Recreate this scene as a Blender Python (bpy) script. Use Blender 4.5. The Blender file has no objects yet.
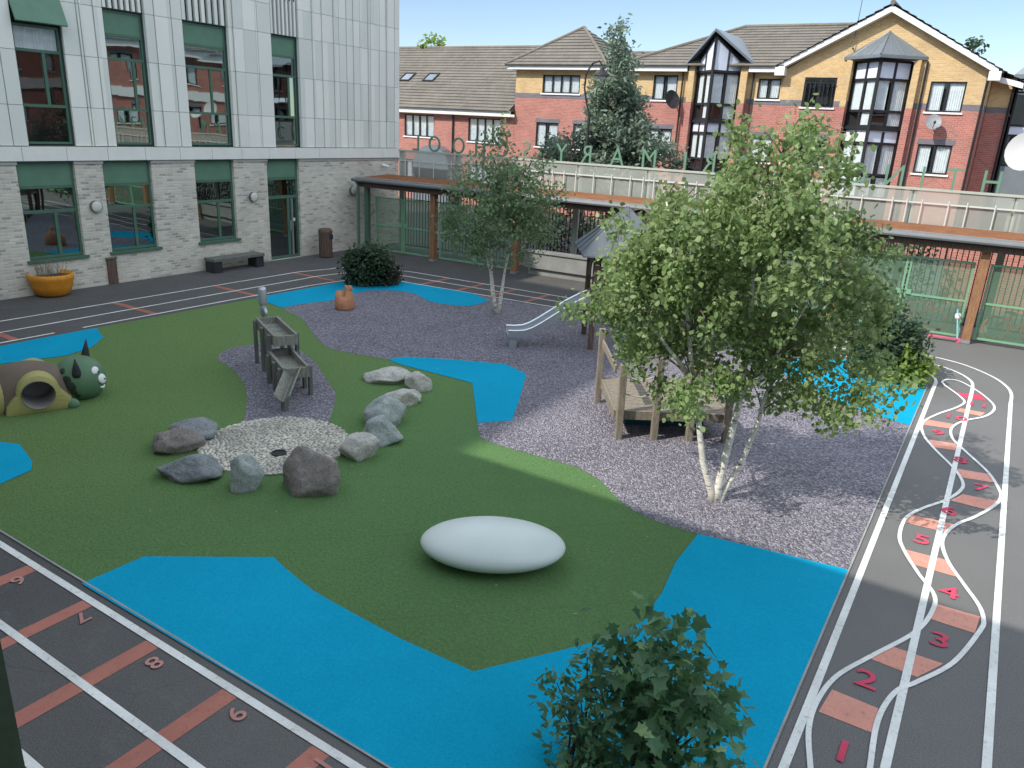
import bpy, math, random
from mathutils import Vector, Matrix, noise
random.seed(11)
R = math.radians
scene = bpy.context.scene
COL = scene.collection

# ------------------------------------------------------------------ camera
F, YAW, PITCH, ROLL, EYE = 766.7, R(-31.842), R(18.662), R(2.9586), 4.6
def cam_axes():
    cy, sy, cp, sp = math.cos(YAW), math.sin(YAW), math.cos(PITCH), math.sin(PITCH)
    f = Vector((sy*cp, cy*cp, -sp)); r = Vector((cy, -sy, 0)); u = r.cross(f)
    c, s = math.cos(ROLL), math.sin(ROLL)
    return c*r + s*u, -s*r + c*u, f
RT, UP, FW = cam_axes()
EYEP = Vector((0, 0, EYE))
cd = bpy.data.cameras.new('camera'); cam = bpy.data.objects.new('camera', cd); COL.objects.link(cam)
cam.matrix_world = Matrix(((RT.x, UP.x, -FW.x, 0), (RT.y, UP.y, -FW.y, 0), (RT.z, UP.z, -FW.z, EYE), (0, 0, 0, 1)))
cd.sensor_width = 36; cd.lens = F/1024*36; cd.clip_start = .05; cd.clip_end = 2000
scene.camera = cam
# survey helpers: a sight line measured in the photograph meets a known real plane
def ray(x, y): return RT*((x-512)/F) - UP*((y-384)/F) + FW
def G(x, y, z=0.0):
    d = ray(x, y); return EYEP + d*((z-EYE)/d.z)
def onY(x, y, Y):
    d = ray(x, y); return EYEP + d*(Y/d.y)
def facing(x, y, b):
    n = Vector((b.x, b.y, 0)); d = ray(x, y); return EYEP + d*(n.dot(b-EYEP)/n.dot(d))

# ------------------------------------------------------------------ objects
def wloc(o):
    v = Vector((0, 0, 0))
    while o: v += o.location; o = o.parent
    return v
def tag(o, label=None, cat=None, group=None, kind=None):
    if label: o['label'] = label
    if cat: o['category'] = cat
    if group: o['group'] = group
    if kind: o['kind'] = kind
    return o
def thing(name, label, cat, loc, group=None):
    o = bpy.data.objects.new(name, None); o.empty_display_size = .2; COL.objects.link(o)
    o.location = loc
    return tag(o, label, cat, group)
def copy_tree(o, parent=None):
    c = o.copy(); COL.objects.link(c)
    if parent: c.parent = parent
    for ch in list(o.children): copy_tree(ch, c)
    return c
class MB:
    def __init__(s): s.v = []; s.f = []
    def quad(s, *p):
        n = len(s.v); s.v += [Vector(q) for q in p]; s.f.append(tuple(range(n, n+len(p)))); return s
    def hexa(s, p):  # 8 corners: bottom ring 0-3, top ring 4-7
        n = len(s.v); s.v += [Vector(q) for q in p]
        s.f += [tuple(n+i for i in q) for q in ((3,2,1,0),(4,5,6,7),(0,1,5,4),(1,2,6,5),(2,3,7,6),(3,0,4,7))]; return s
    def box(s, x0, x1, y0, y1, z0, z1):
        return s.hexa([(x0,y0,z0),(x1,y0,z0),(x1,y1,z0),(x0,y1,z0),(x0,y0,z1),(x1,y0,z1),(x1,y1,z1),(x0,y1,z1)])
    def beam(s, a, b, w, h, up=(0,0,1)):
        a, b = Vector(a), Vector(b); d = (b-a).normalized(); up = Vector(up)
        if abs(d.dot(up)) > .97: up = Vector((1,0,0))
        r = d.cross(up).normalized(); u = r.cross(d)
        r = r*w/2; u = u*h/2
        return s.hexa([a-r-u, a+r-u, b+r-u, b-r-u, a-r+u, a+r+u, b+r+u, b-r+u])
    def tube(s, pts, rad, n=8, cap=True):
        pts = [Vector(p) for p in pts]
        if not hasattr(rad, '__len__'): rad = [rad]*len(pts)
        b = len(s.v); ref = None
        for i, p in enumerate(pts):
            d = (pts[min(i+1, len(pts)-1)] - pts[max(i-1, 0)]).normalized()
            if ref is None:
                ref = d.cross(Vector((0,0,1)) if abs(d.z) < .9 else Vector((1,0,0))).normalized()
            ref = (ref - d*ref.dot(d)).normalized(); q = d.cross(ref)
            for k in range(n):
                a = 2*math.pi*k/n
                s.v.append(p + (ref*math.cos(a) + q*math.sin(a))*rad[i])
        for i in range(len(pts)-1):
            for k in range(n):
                k2 = (k+1) % n
                s.f.append((b+i*n+k, b+i*n+k2, b+(i+1)*n+k2, b+(i+1)*n+k))
        if cap:
            s.f.append(tuple(b+k for k in reversed(range(n)))); e = b+(len(pts)-1)*n
            s.f.append(tuple(e+k for k in range(n)))
        return s
    def prism(s, poly, z0, z1):
        n = len(s.v); m = len(poly)
        s.v += [Vector((p[0], p[1], z0)) for p in poly] + [Vector((p[0], p[1], z1)) for p in poly]
        s.f += [tuple(n+i for i in reversed(range(m))), tuple(n+m+i for i in range(m))]
        s.f += [(n+i, n+(i+1) % m, n+m+(i+1) % m, n+m+i) for i in range(m)]; return s
    def lathe(s, prof, c, n=24):
        c = Vector(c); b = len(s.v)
        for r, z in prof:
            for k in range(n):
                a = 2*math.pi*k/n; s.v.append(c + Vector((r*math.cos(a), r*math.sin(a), z)))
        for i in range(len(prof)-1):
            for k in range(n):
                k2 = (k+1) % n; s.f.append((b+i*n+k, b+i*n+k2, b+(i+1)*n+k2, b+(i+1)*n+k))
        s.f.append(tuple(b+k for k in reversed(range(n)))); e = b+(len(prof)-1)*n
        s.f.append(tuple(e+k for k in range(n))); return s
    def ball(s, c, rx, ry, rz, nu=16, nv=10, rot=0, fn=None):
        c = Vector(c); b = len(s.v); cr, sr = math.cos(rot), math.sin(rot)
        for i in range(nv+1):
            t = math.pi*i/nv
            for k in range(nu):
                a = 2*math.pi*k/nu
                d = Vector((math.sin(t)*math.cos(a), math.sin(t)*math.sin(a), math.cos(t)))
                m = fn(d) if fn else 1
                x, y, z = d.x*rx*m, d.y*ry*m, d.z*rz*m
                s.v.append(c + Vector((x*cr-y*sr, x*sr+y*cr, z)))
        for i in range(nv):
            for k in range(nu):
                k2 = (k+1) % nu
                s.f.append((b+i*nu+k, b+(i+1)*nu+k, b+(i+1)*nu+k2, b+i*nu+k2))
        return s
    def build(s, name, mat, parent=None, smooth=False, bevel=0, loc=None, merge=False):
        me = bpy.data.meshes.new(name)
        if parent is not None: off = wloc(parent)
        else: off = Vector(loc) if loc is not None else Vector((0,0,0))
        me.from_pydata([tuple(p-off) for p in s.v], [], s.f)
        me.materials.append(mat)
        if merge:
            import bmesh
            bm = bmesh.new(); bm.from_mesh(me); bmesh.ops.remove_doubles(bm, verts=bm.verts, dist=1e-5)
            bmesh.ops.recalc_face_normals(bm, faces=bm.faces); bm.to_mesh(me); bm.free()
        if smooth: me.polygons.foreach_set('use_smooth', [True]*len(me.polygons))
        me.update()
        o = bpy.data.objects.new(name, me); COL.objects.link(o)
        if parent is not None: o.parent = parent
        else: o.location = off
        if bevel:
            m = o.modifiers.new('bevel', 'BEVEL'); m.width = bevel; m.segments = 2; m.limit_method = 'ANGLE'; m.angle_limit = R(40)
        return o
def structure(mb, name, mat, **k): return tag(mb.build(name, mat, **k), kind='structure')

# ------------------------------------------------------------------ materials
class NT:
    def __init__(s, name):
        s.m = bpy.data.materials.new(name); s.m.use_nodes = True; s.t = s.m.node_tree; s.t.nodes.clear()
        s.out = s.n('ShaderNodeOutputMaterial')
    def n(s, typ, **k):
        o = s.t.nodes.new(typ)
        for a, b in k.items():
            if a.startswith('i_'): o.inputs[a[2:].replace('_', ' ')].default_value = b
            else: setattr(o, a, b)
        return o
    def l(s, a, b): s.t.links.new(a, b)
    def pos(s): return s.n('ShaderNodeNewGeometry').outputs['Position']
    def noise(s, scale, detail=3, rough=.55, vec=None):
        o = s.n('ShaderNodeTexNoise'); o.inputs['Scale'].default_value = scale; o.inputs['Detail'].default_value = detail
        o.inputs['Roughness'].default_value = rough; s.l(vec or s.pos(), o.inputs['Vector']); return o.outputs['Fac']
    def ramp(s, fac, stops, interp='LINEAR'):
        o = s.n('ShaderNodeValToRGB'); o.color_ramp.interpolation = interp; e = o.color_ramp.elements
        while len(e) < len(stops): e.new(.5)
        for i, (p, c) in enumerate(stops): e[i].position = p; e[i].color = (*c, 1)
        s.l(fac, o.inputs['Fac']); return o.outputs['Color']
    def mix(s, fac, a, b, blend='MIX'):
        o = s.n('ShaderNodeMix', data_type='RGBA', blend_type=blend)
        for sock, v in ((o.inputs[0], fac), (o.inputs[6], a), (o.inputs[7], b)):
            if hasattr(v, 'is_linked') or hasattr(v, 'links'): s.l(v, sock)
            elif isinstance(v, (int, float)): sock.default_value = v
            else: sock.default_value = (*v, 1)
        return o.outputs[2]
    def bump(s, h, strength=.3, dist=.02, prev=None):
        o = s.n('ShaderNodeBump'); o.inputs['Strength'].default_value = strength; o.inputs['Distance'].default_value = dist
        s.l(h, o.inputs['Height'])
        if prev: s.l(prev, o.inputs['Normal'])
        return o.outputs['Normal']
    def pbr(s, col, rough=.7, metal=0, spec=.3, normal=None):
        o = s.n('ShaderNodeBsdfPrincipled'); o.inputs['Roughness'].default_value = rough; o.inputs['Metallic'].default_value = metal
        o.inputs['Specular IOR Level'].default_value = spec
        if hasattr(col, 'links'): s.l(col, o.inputs['Base Color'])
        else: o.inputs['Base Color'].default_value = (*col, 1)
        if normal: s.l(normal, o.inputs['Normal'])
        return o
    def done(s, sh):
        s.l(sh.outputs[0] if hasattr(sh, 'outputs') else sh, s.out.inputs['Surface']); return s.m
def sc(c, k): return tuple(min(1, x*k) for x in c)
def plain(name, c, rough=.6, var=.25, scale=3, fine=60, bump=.15, metal=0, spec=.3):
    t = NT(name); a = t.noise(scale, 4); b = t.noise(fine, 2)
    col = t.ramp(a, [(.3, sc(c, 1-var)), (.7, sc(c, 1+var))])
    col = t.mix(.35, col, t.ramp(b, [(.3, sc(c, 1-var)), (.7, sc(c, 1+var))]))
    return t.done(t.pbr(col, rough, metal, spec, t.bump(b, bump, .01)))
def wood(name, c, rough=.8):
    t = NT(name); v = t.n('ShaderNodeMapping'); t.l(t.pos(), v.inputs['Vector']); v.inputs['Scale'].default_value = (9, 9, 1.2)
    a = t.noise(3, 5, .65, v.outputs[0]); b = t.noise(30, 3)
    col = t.ramp(a, [(.25, sc(c, .45)), (.5, c), (.75, sc(c, 1.5))])
    col = t.mix(.3, col, t.ramp(b, [(.3, sc(c, .5)), (.7, sc(c, 1.4))]))
    return t.done(t.pbr(col, rough, 0, .2, t.bump(a, .5, .01)))
def uv_wall(t):
    s = t.n('ShaderNodeSeparateXYZ'); t.l(t.pos(), s.inputs[0])
    a = t.n('ShaderNodeMath', operation='ADD'); t.l(s.outputs[0], a.inputs[0]); t.l(s.outputs[1], a.inputs[1])
    c = t.n('ShaderNodeCombineXYZ'); t.l(a.outputs[0], c.inputs[0]); t.l(s.outputs[2], c.inputs[1])
    return c.outputs[0]
def brick(name, c1, c2, mortar, dark=None, w=.22, h=.075, ms=.012, amt=.3):
    t = NT(name); u = uv_wall(t); o = t.n('ShaderNodeTexBrick'); t.l(u, o.inputs['Vector'])
    o.inputs['Color1'].default_value = (*c1, 1); o.inputs['Color2'].default_value = (*c2, 1); o.inputs['Mortar'].default_value = (*mortar, 1)
    o.inputs['Scale'].default_value = 1; o.inputs['Brick Width'].default_value = w; o.inputs['Row Height'].default_value = h
    o.inputs['Mortar Size'].default_value = ms; o.inputs['Mortar Smooth'].default_value = .3
    col = o.outputs['Color']
    if dark:
        # per-brick random tint from a cell noise snapped to the same bond
        s = t.n('ShaderNodeTexBrick'); t.l(u, s.inputs['Vector']); s.inputs['Scale'].default_value = 1
        s.inputs['Brick Width'].default_value = w; s.inputs['Row Height'].default_value = h; s.inputs['Mortar Size'].default_value = 0
        s.inputs['Color1'].default_value = (0, 0, 0, 1); s.inputs['Color2'].default_value = (1, 1, 1, 1)
        k = t.ramp(s.outputs['Color'], [(.66, (0, 0, 0)), (.9, (.8, .8, .8))])
        col = t.mix(k, col, t.mix(o.outputs['Fac'], dark, mortar))
    n = t.noise(1.1, 5); col = t.mix(amt, col, t.ramp(n, [(.3, sc(c1, .55)), (.7, sc(c2, 1.25))]))
    f = t.noise(45, 3); col = t.mix(.18, col, t.ramp(f, [(.3, (0.02, .02, .02)), (.7, sc(c2, 1.5))]))
    inv = t.n('ShaderNodeMath', operation='SUBTRACT'); inv.inputs[0].default_value = 1; t.l(o.outputs['Fac'], inv.inputs[1])
    return t.done(t.pbr(col, .85, 0, .2, t.bump(f, .3, .006, t.bump(inv.outputs[0], .6, .01))))
def leafmat(name, dark, mid, light, trans=.35, rough=.5):
    t = NT(name); g = t.n('ShaderNodeNewGeometry')
    col = t.ramp(g.outputs['Random Per Island'], [(0, dark), (.55, mid), (.93, light), (1, sc(light, 1.35))])
    n = t.noise(1.4, 3); col = t.mix(.6, col, t.ramp(n, [(.32, sc(mid, .55)), (.68, sc(mid, 1.4))]), 'MIX')
    p = t.pbr(col, rough, 0, .35); tr = t.n('ShaderNodeBsdfTranslucent')
    hs = t.n('ShaderNodeHueSaturation'); hs.inputs['Value'].default_value = 1.5; hs.inputs['Saturation'].default_value = 1.1; t.l(col, hs.inputs['Color']); t.l(hs.outputs[0], tr.inputs['Color'])
    mx = t.n('ShaderNodeMixShader'); mx.inputs[0].default_value = trans; t.l(p.outputs[0], mx.inputs[1]); t.l(tr.outputs[0], mx.inputs[2])
    return t.done(mx.outputs[0])
def glass(name, tint=(.75, .82, .8), refl=(.9, .95, 1), base=.12):
    t = NT(name); tr = t.n('ShaderNodeBsdfTransparent'); tr.inputs[0].default_value = (*tint, 1)
    gl = t.n('ShaderNodeBsdfGlossy'); gl.inputs['Roughness'].default_value = .015; gl.inputs['Color'].default_value = (*refl, 1)
    nz = t.noise(1.6, 1); t.l(t.bump(nz, .05, .02), gl.inputs['Normal'])
    fr = t.n('ShaderNodeMath', operation='POWER'); fr.inputs[1].default_value = 4; lw = t.n('ShaderNodeLayerWeight'); lw.inputs['Blend'].default_value = .5; t.l(lw.outputs['Facing'], fr.inputs[0])
    m = t.n('ShaderNodeMapRange'); m.inputs[1].default_value = 0; m.inputs[2].default_value = 1; m.inputs[3].default_value = base; m.inputs[4].default_value = .9
    t.l(fr.outputs[0], m.inputs[0]); mx = t.n('ShaderNodeMixShader'); t.l(m.outputs[0], mx.inputs[0])
    t.l(tr.outputs[0], mx.inputs[1]); t.l(gl.outputs[0], mx.inputs[2]); return t.done(mx.outputs[0])
def meshmat(name, c, alpha):
    t = NT(name); tr = t.n('ShaderNodeBsdfTransparent'); p = t.pbr(c, .6, 0, .3)
    n = t.noise(2, 3); r = t.n('ShaderNodeMapRange'); r.inputs[3].default_value = alpha-.08; r.inputs[4].default_value = alpha+.08; t.l(n, r.inputs[0])
    mx = t.n('ShaderNodeMixShader'); t.l(r.outputs[0], mx.inputs[0]); t.l(tr.outputs[0], mx.inputs[1]); t.l(p.outputs[0], mx.inputs[2]); return t.done(mx.outputs[0])

def m_asphalt():
    t = NT('asphalt'); a = t.noise(.5, 7, .65); b = t.noise(110, 2); c = t.noise(4, 6, .7); d = t.noise(38, 3, .7); v = t.n('ShaderNodeTexVoronoi'); v.feature = 'DISTANCE_TO_EDGE'; v.inputs['Scale'].default_value = .55
    wv = t.n('ShaderNodeMix', data_type='VECTOR'); wv.inputs[0].default_value = .25; nz = t.n('ShaderNodeTexNoise'); nz.inputs['Scale'].default_value = 1.5; nz.inputs['Detail'].default_value = 5; t.l(t.pos(), nz.inputs['Vector']); t.l(t.pos(), wv.inputs[4]); t.l(nz.outputs['Color'], wv.inputs[5]); t.l(wv.outputs[1], v.inputs['Vector'])
    col = t.ramp(a, [(.3, (.060, .058, .056)), (.7, (.115, .112, .107))])
    col = t.mix(.4, col, t.ramp(b, [(.35, (.03, .03, .03)), (.68, (.19, .186, .18))]))
    col = t.mix(.25, col, t.ramp(d, [(.3, (.03, .03, .03)), (.7, (.17, .166, .16))]))
    col = t.mix(t.ramp(c, [(.56, (0, 0, 0)), (.8, (.55, .55, .55))]), col, (.175, .17, .158))
    col = t.mix(t.ramp(v.outputs['Distance'], [(.0, (.28, .28, .28)), (.005, (0, 0, 0))]), col, (.025, .025, .025))
    sx = t.n('ShaderNodeSeparateXYZ'); t.l(t.pos(), sx.inputs[0]); mr = t.n('ShaderNodeMapRange'); mr.inputs[1].default_value = -7; mr.inputs[2].default_value = -.5; mr.inputs[3].default_value = 0; mr.inputs[4].default_value = .85; t.l(sx.outputs[0], mr.inputs[0])  # sunlit brightness painted into the asphalt colour, rising towards the right-hand track
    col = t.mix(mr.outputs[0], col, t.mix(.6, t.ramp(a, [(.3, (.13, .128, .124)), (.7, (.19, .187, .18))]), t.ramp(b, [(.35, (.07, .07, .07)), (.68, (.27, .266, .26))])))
    return t.done(t.pbr(col, .85, 0, .25, t.bump(b, .5, .008)))
def m_turf():
    t = NT('turf'); a = t.noise(.45, 6, .62); b = t.noise(85, 3, .7); c = t.noise(28, 4, .7); e = t.noise(3.2, 5, .7)
    col = t.ramp(a, [(.3, (.10, .205, .075)), (.7, (.155, .29, .10))])
    col = t.mix(.45, col, t.ramp(c, [(.32, (.05, .11, .042)), (.68, (.205, .365, .14))]))
    col = t.mix(.35, col, t.ramp(b, [(.3, (.05, .105, .042)), (.7, (.20, .36, .145))]))
    col = t.mix(t.ramp(e, [(.58, (0, 0, 0)), (.78, (.45, .45, .45))]), col, (.115, .165, .07))
    # olive tint of a window reflection painted in at left, then seams between the laid rolls
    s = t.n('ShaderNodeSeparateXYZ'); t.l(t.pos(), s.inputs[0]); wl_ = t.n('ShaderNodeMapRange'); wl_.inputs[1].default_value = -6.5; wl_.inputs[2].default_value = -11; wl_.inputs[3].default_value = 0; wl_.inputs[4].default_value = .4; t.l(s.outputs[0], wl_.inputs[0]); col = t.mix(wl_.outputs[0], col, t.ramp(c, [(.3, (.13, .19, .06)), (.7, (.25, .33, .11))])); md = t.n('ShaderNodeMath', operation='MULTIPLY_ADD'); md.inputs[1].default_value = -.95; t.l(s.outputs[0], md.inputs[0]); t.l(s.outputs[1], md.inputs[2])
    wr = t.n('ShaderNodeMath', operation='PINGPONG'); wr.inputs[1].default_value = 1.1; t.l(md.outputs[0], wr.inputs[0])
    col = t.mix(t.ramp(wr.outputs[0], [(.0, (.3, .3, .3)), (.012, (0, 0, 0))]), col, (.05, .10, .035))
    return t.done(t.pbr(col, .95, 0, .08, t.bump(c, .8, .03, t.bump(b, .9, .02))))
def m_gravel():
    t = NT('gravel'); v = t.n('ShaderNodeTexVoronoi'); v.inputs['Scale'].default_value = 44; t.l(t.pos(), v.inputs['Vector'])
    s = t.n('ShaderNodeSeparateColor'); t.l(v.outputs['Color'], s.inputs[0])
    col = t.ramp(s.outputs[0], [(0, (.03, .027, .04)), (.4, (.165, .155, .195)), (.75, (.36, .345, .40)), (1, (.70, .68, .72))])
    v2 = t.n('ShaderNodeTexVoronoi'); v2.inputs['Scale'].default_value = 75; t.l(t.pos(), v2.inputs['Vector'])
    s2 = t.n('ShaderNodeSeparateColor'); t.l(v2.outputs['Color'], s2.inputs[0])
    col = t.mix(.35, col, t.ramp(s2.outputs[1], [(0, (.02, .018, .025)), (1, (.32, .29, .34))]))
    a = t.noise(.8, 4); col = t.mix(.3, col, t.ramp(a, [(.3, (.12, .11, .135)), (.7, (.28, .26, .295))]))
    inv = t.n('ShaderNodeMath', operation='MULTIPLY'); inv.inputs[1].default_value = -1; t.l(v.outputs['Distance'], inv.inputs[0])
    return t.done(t.pbr(col, .8, 0, .25, t.bump(inv.outputs[0], .9, .03)))
def m_blue():
    t = NT('blue_rubber'); a = t.noise(.8, 6, .65); b = t.noise(120, 2); c = t.noise(42, 3, .7); e = t.noise(2.6, 6, .72)
    col = t.ramp(a, [(.3, (.003, .295, .455)), (.7, (.006, .36, .545))])
    col = t.mix(.22, col, t.ramp(c, [(.3, (.0, .16, .31)), (.7, (.01, .42, .66))]))
    col = t.mix(.25, col, t.ramp(b, [(.3, (.0, .13, .27)), (.7, (.01, .44, .70))]))
    col = t.mix(t.ramp(e, [(.60, (0, 0, 0)), (.80, (.4, .4, .4))]), col, (.03, .27, .42))
    return t.done(t.pbr(col, .9, 0, .06, t.bump(c, .25, .01, t.bump(b, .35, .006))))
def m_paint(name, c, worn=.5):
    t = NT(name); a = t.noise(17, 7, .75); b = t.noise(1.6, 4); d = t.noise(60, 3)
    col = t.ramp(b, [(.3, sc(c, .74)), (.7, sc(c, 1.06))]); col = t.mix(.15, col, t.ramp(d, [(.3, sc(c, .5)), (.7, sc(c, 1.2))]))
    k = t.ramp(a, [(.54, (0, 0, 0)), (.70, (worn, worn, worn))]); col = t.mix(k, col, (.08, .078, .075))
    return t.done(t.pbr(col, .75, 0, .25, t.bump(d, .25, .004)))
def m_rock(name, c1, c2):
    t = NT(name); a = t.noise(5, 6, .65); b = t.noise(38, 4, .7); v = t.noise(2.2, 3)
    col = t.ramp(a, [(.3, sc(c1, .6)), (.5, c1), (.7, c2)])
    col = t.mix(.4, col, t.ramp(b, [(.3, sc(c1, .35)), (.7, sc(c2, 1.3))]))
    return t.done(t.pbr(col, .85, 0, .2, t.bump(a, .5, .04, t.bump(b, .5, .012))))
def m_tile(name, c):
    t = NT(name); o = t.n('ShaderNodeTexBrick'); s = t.n('ShaderNodeSeparateXYZ'); t.l(t.pos(), s.inputs[0])
    cb = t.n('ShaderNodeCombineXYZ'); ad = t.n('ShaderNodeMath', operation='ADD'); t.l(s.outputs[0], ad.inputs[0]); t.l(s.outputs[1], ad.inputs[1])
    t.l(s.outputs[0], cb.inputs[0]); t.l(s.outputs[2], cb.inputs[1]); t.l(cb.outputs[0], o.inputs['Vector'])
    o.inputs['Color1'].default_value = (*sc(c, .8), 1); o.inputs['Color2'].default_value = (*sc(c, 1.2), 1); o.inputs['Mortar'].default_value = (*sc(c, .5), 1)
    o.inputs['Scale'].default_value = 1; o.inputs['Brick Width'].default_value = .33; o.inputs['Row Height'].default_value = .2; o.inputs['Mortar Size'].default_value = .008
    a = t.noise(.6, 5); col = t.mix(.4, o.outputs['Color'], t.ramp(a, [(.3, sc(c, .7)), (.7, sc(c, 1.35))]))
    b = t.noise(12, 4); col = t.mix(.25, col, t.ramp(b, [(.3, sc(c, .5)), (.7, sc(c, 1.6))]))
    return t.done(t.pbr(col, .85, 0, .2, t.bump(b, .3, .02)))
def m_bark():
    t = NT('birch_bark'); v = t.n('ShaderNodeMapping'); t.l(t.pos(), v.inputs['Vector']); v.inputs['Scale'].default_value = (3, 3, 14)
    a = t.noise(2.5, 4, .6, v.outputs[0]); col = t.ramp(a, [(.34, (.07, .06, .05)), (.41, (.55, .52, .45)), (.7, (.80, .77, .70))])
    return t.done(t.pbr(col, .8, 0, .2, t.bump(a, .4, .01)))
def m_sedum():
    t = NT('sedum'); a = t.noise(2, 5, .7); b = t.noise(40, 3, .7)
    col = t.ramp(a, [(.3, (.19, .075, .045)), (.55, (.31, .13, .065)), (.75, (.29, .17, .075))])
    col = t.mix(.4, col, t.ramp(b, [(.3, (.08, .035, .02)), (.7, (.46, .24, .12))]))
    return t.done(t.pbr(col, .95, 0, .1, t.bump(b, 1, .04)))
def m_clad():
    t = NT('cladding'); g = t.n('ShaderNodeNewGeometry')
    col = t.ramp(g.outputs['Random Per Island'], [(0, (.63, .66, .59)), (1, (.86, .85, .76))])
    a = t.noise(.8, 4); col = t.mix(.25, col, t.ramp(a, [(.3, (.63, .65, .58)), (.7, (.84, .82, .74))]))
    return t.done(t.pbr(col, .5, 0, .4))

def m_shell():
    t = NT('white_shell'); v = t.n('ShaderNodeMapping'); t.l(t.pos(), v.inputs['Vector']); v.inputs['Rotation'].default_value = (0, 0, -.55); v.inputs['Scale'].default_value = (2.2, .3, .3)
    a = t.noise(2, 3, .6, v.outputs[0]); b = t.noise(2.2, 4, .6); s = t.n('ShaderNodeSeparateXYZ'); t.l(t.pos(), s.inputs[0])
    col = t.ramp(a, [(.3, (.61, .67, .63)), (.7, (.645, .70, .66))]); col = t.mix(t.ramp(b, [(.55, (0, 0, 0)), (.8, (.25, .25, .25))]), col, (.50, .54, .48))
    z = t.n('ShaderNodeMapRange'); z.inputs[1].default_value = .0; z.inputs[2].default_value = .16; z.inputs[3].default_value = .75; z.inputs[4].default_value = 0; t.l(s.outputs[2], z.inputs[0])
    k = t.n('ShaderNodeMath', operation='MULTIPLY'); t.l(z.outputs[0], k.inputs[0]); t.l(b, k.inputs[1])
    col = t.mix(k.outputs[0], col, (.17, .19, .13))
    return t.done(t.pbr(col, .38, 0, .45))
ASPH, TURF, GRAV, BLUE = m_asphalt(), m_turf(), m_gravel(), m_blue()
WHITE_L = m_paint('white_paint', (.80, .81, .77)); SALMON = m_paint('salmon_paint', (.72, .33, .25)); ROSE = m_paint('rose_paint', (.64, .07, .13), .25)
FADED = m_paint('faded_red_paint', (.42, .15, .11))
BRK_PALE = brick('pale_brick', (.47, .43, .34), (.80, .76, .63), (.62, .59, .50), dark=(.10, .095, .085), amt=.25)
BRK_RED = brick('red_brick', (.34, .115, .092), (.50, .195, .155), (.48, .37, .32), w=.22, h=.075, ms=.01, amt=.25)
BRK_YEL = brick('yellow_brick', (.52, .33, .14), (.68, .47, .24), (.58, .48, .33), ms=.01, amt=.25)
BRK_GRY = brick('grey_brick', (.16, .15, .17), (.21, .2, .22), (.2, .19, .2), ms=.008)
CLAD = m_clad(); GAP = plain('dark_gap', (.05, .055, .055)); STRING = plain('string_course', (.76, .76, .69), .5, .06)
STONE = plain('pale_stone', (.42, .4, .36), .8, .12)
FRAME_G = plain('green_frame', (.075, .155, .105), .45, .1); SPAN_G = plain('green_spandrel', (.115, .225, .15), .45, .12)
GLASS = glass('window_glass', (.25, .32, .30), (.80, .94, .92), .34); GLASS_F = glass('house_glass', (.9, .93, .94), (.95, .98, 1), .06)
INSIDE = plain('dark_interior', (.025, .026, .027), .9); INSIDE2 = plain('room_interior', (.06, .065, .065), .9)
CURT = plain('white_curtain', (.72, .74, .74), .9, .12, 6, 30, .05); PALE_PANE = plain('opaque_pale', (.66, .70, .80), .35, .05)  # the second material paints sky reflection or frosted glass as opaque pale colour
BLACKF = plain('dark_frame', (.022, .023, .026), .45, .15); WHITE_P = plain('white_upvc', (.78, .78, .76), .45, .05)
TILE = m_tile('roof_tile', (.165, .15, .128)); TILE2 = m_tile('roof_tile_brown', (.18, .158, .13)); ZINC = plain('zinc', (.2, .225, .245), .4, .1, 2, 20, .05, .3)
CHAR = plain('charcoal', (.03, .032, .035), .6)
SEDUM = m_sedum(); GALV = plain('galvanised', (.42, .45, .46), .35, .12, 5, 60, .05, .6); GUT = plain('grey_gutter', (.16, .165, .165), .5, .1)
POSTW = wood('orange_timber', (.27, .145, .075)); WOOD_G = wood('weathered_timber', (.22, .19, .15)); WOOD_D = wood('grey_timber', (.145, .15, .135)); WOOD_B = wood('brown_timber', (.125, .085, .065)); WOOD_T = wood('trough_timber', (.22, .225, .19))
GATE_G = plain('gate_green', (.18, .36, .22), .5, .1); MESH_G = meshmat('green_mesh', (.12, .215, .14), .58)
BAL_M = meshmat('frosted_mesh', (.40, .43, .385), .60); BAL_P = plain('balustrade_post', (.40, .43, .37), .6, .08); RAILW = plain('white_rail', (.55, .57, .53), .5, .05)
SIGN_G = plain('sign_green', (.13, .25, .17), .5, .08)
BARK = m_bark(); TWIG = plain('twig', (.16, .13, .10), .9, .3); TRUNK = plain('brown_bark', (.10, .075, .055), .9, .35, 6, 40, .5)
LEAF_B = leafmat('birch_leaf', (.07, .115, .04), (.195, .27, .105), (.43, .51, .27), .42); LEAF_B2 = leafmat('rear_birch_leaf', (.065, .11, .05), (.15, .22, .105), (.32, .40, .24))
LEAF_C = leafmat('conifer_leaf', (.07, .11, .08), (.16, .215, .155), (.28, .34, .25), .25); LEAF_D = leafmat('dark_leaf', (.022, .05, .028), (.05, .088, .048), (.10, .15, .075), .25)
LEAF_M = leafmat('maple_leaf', (.035, .095, .05), (.10, .205, .10), (.24, .40, .17), .3, .5); LEAF_L = leafmat('lime_leaf', (.10, .17, .035), (.20, .29, .06), (.34, .42, .12))
LEAF_R = leafmat('bronze_leaf', (.03, .028, .02), (.07, .055, .035), (.12, .09, .05), .2); LEAF_Y = leafmat('pale_leaf', (.22, .32, .14), (.3, .42, .2), (.4, .5, .26))
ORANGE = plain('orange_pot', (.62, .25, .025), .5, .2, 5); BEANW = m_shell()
PEB = leafmat('pebble', (.34, .33, .27), (.56, .54, .45), (.74, .71, .61), 0, .8); PEBBASE = plain('pebble_mortar', (.22, .21, .19), .9, .2)
TERRA = plain('terracotta', (.48, .22, .12), .8, .25, 9, 40, .3)
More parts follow.
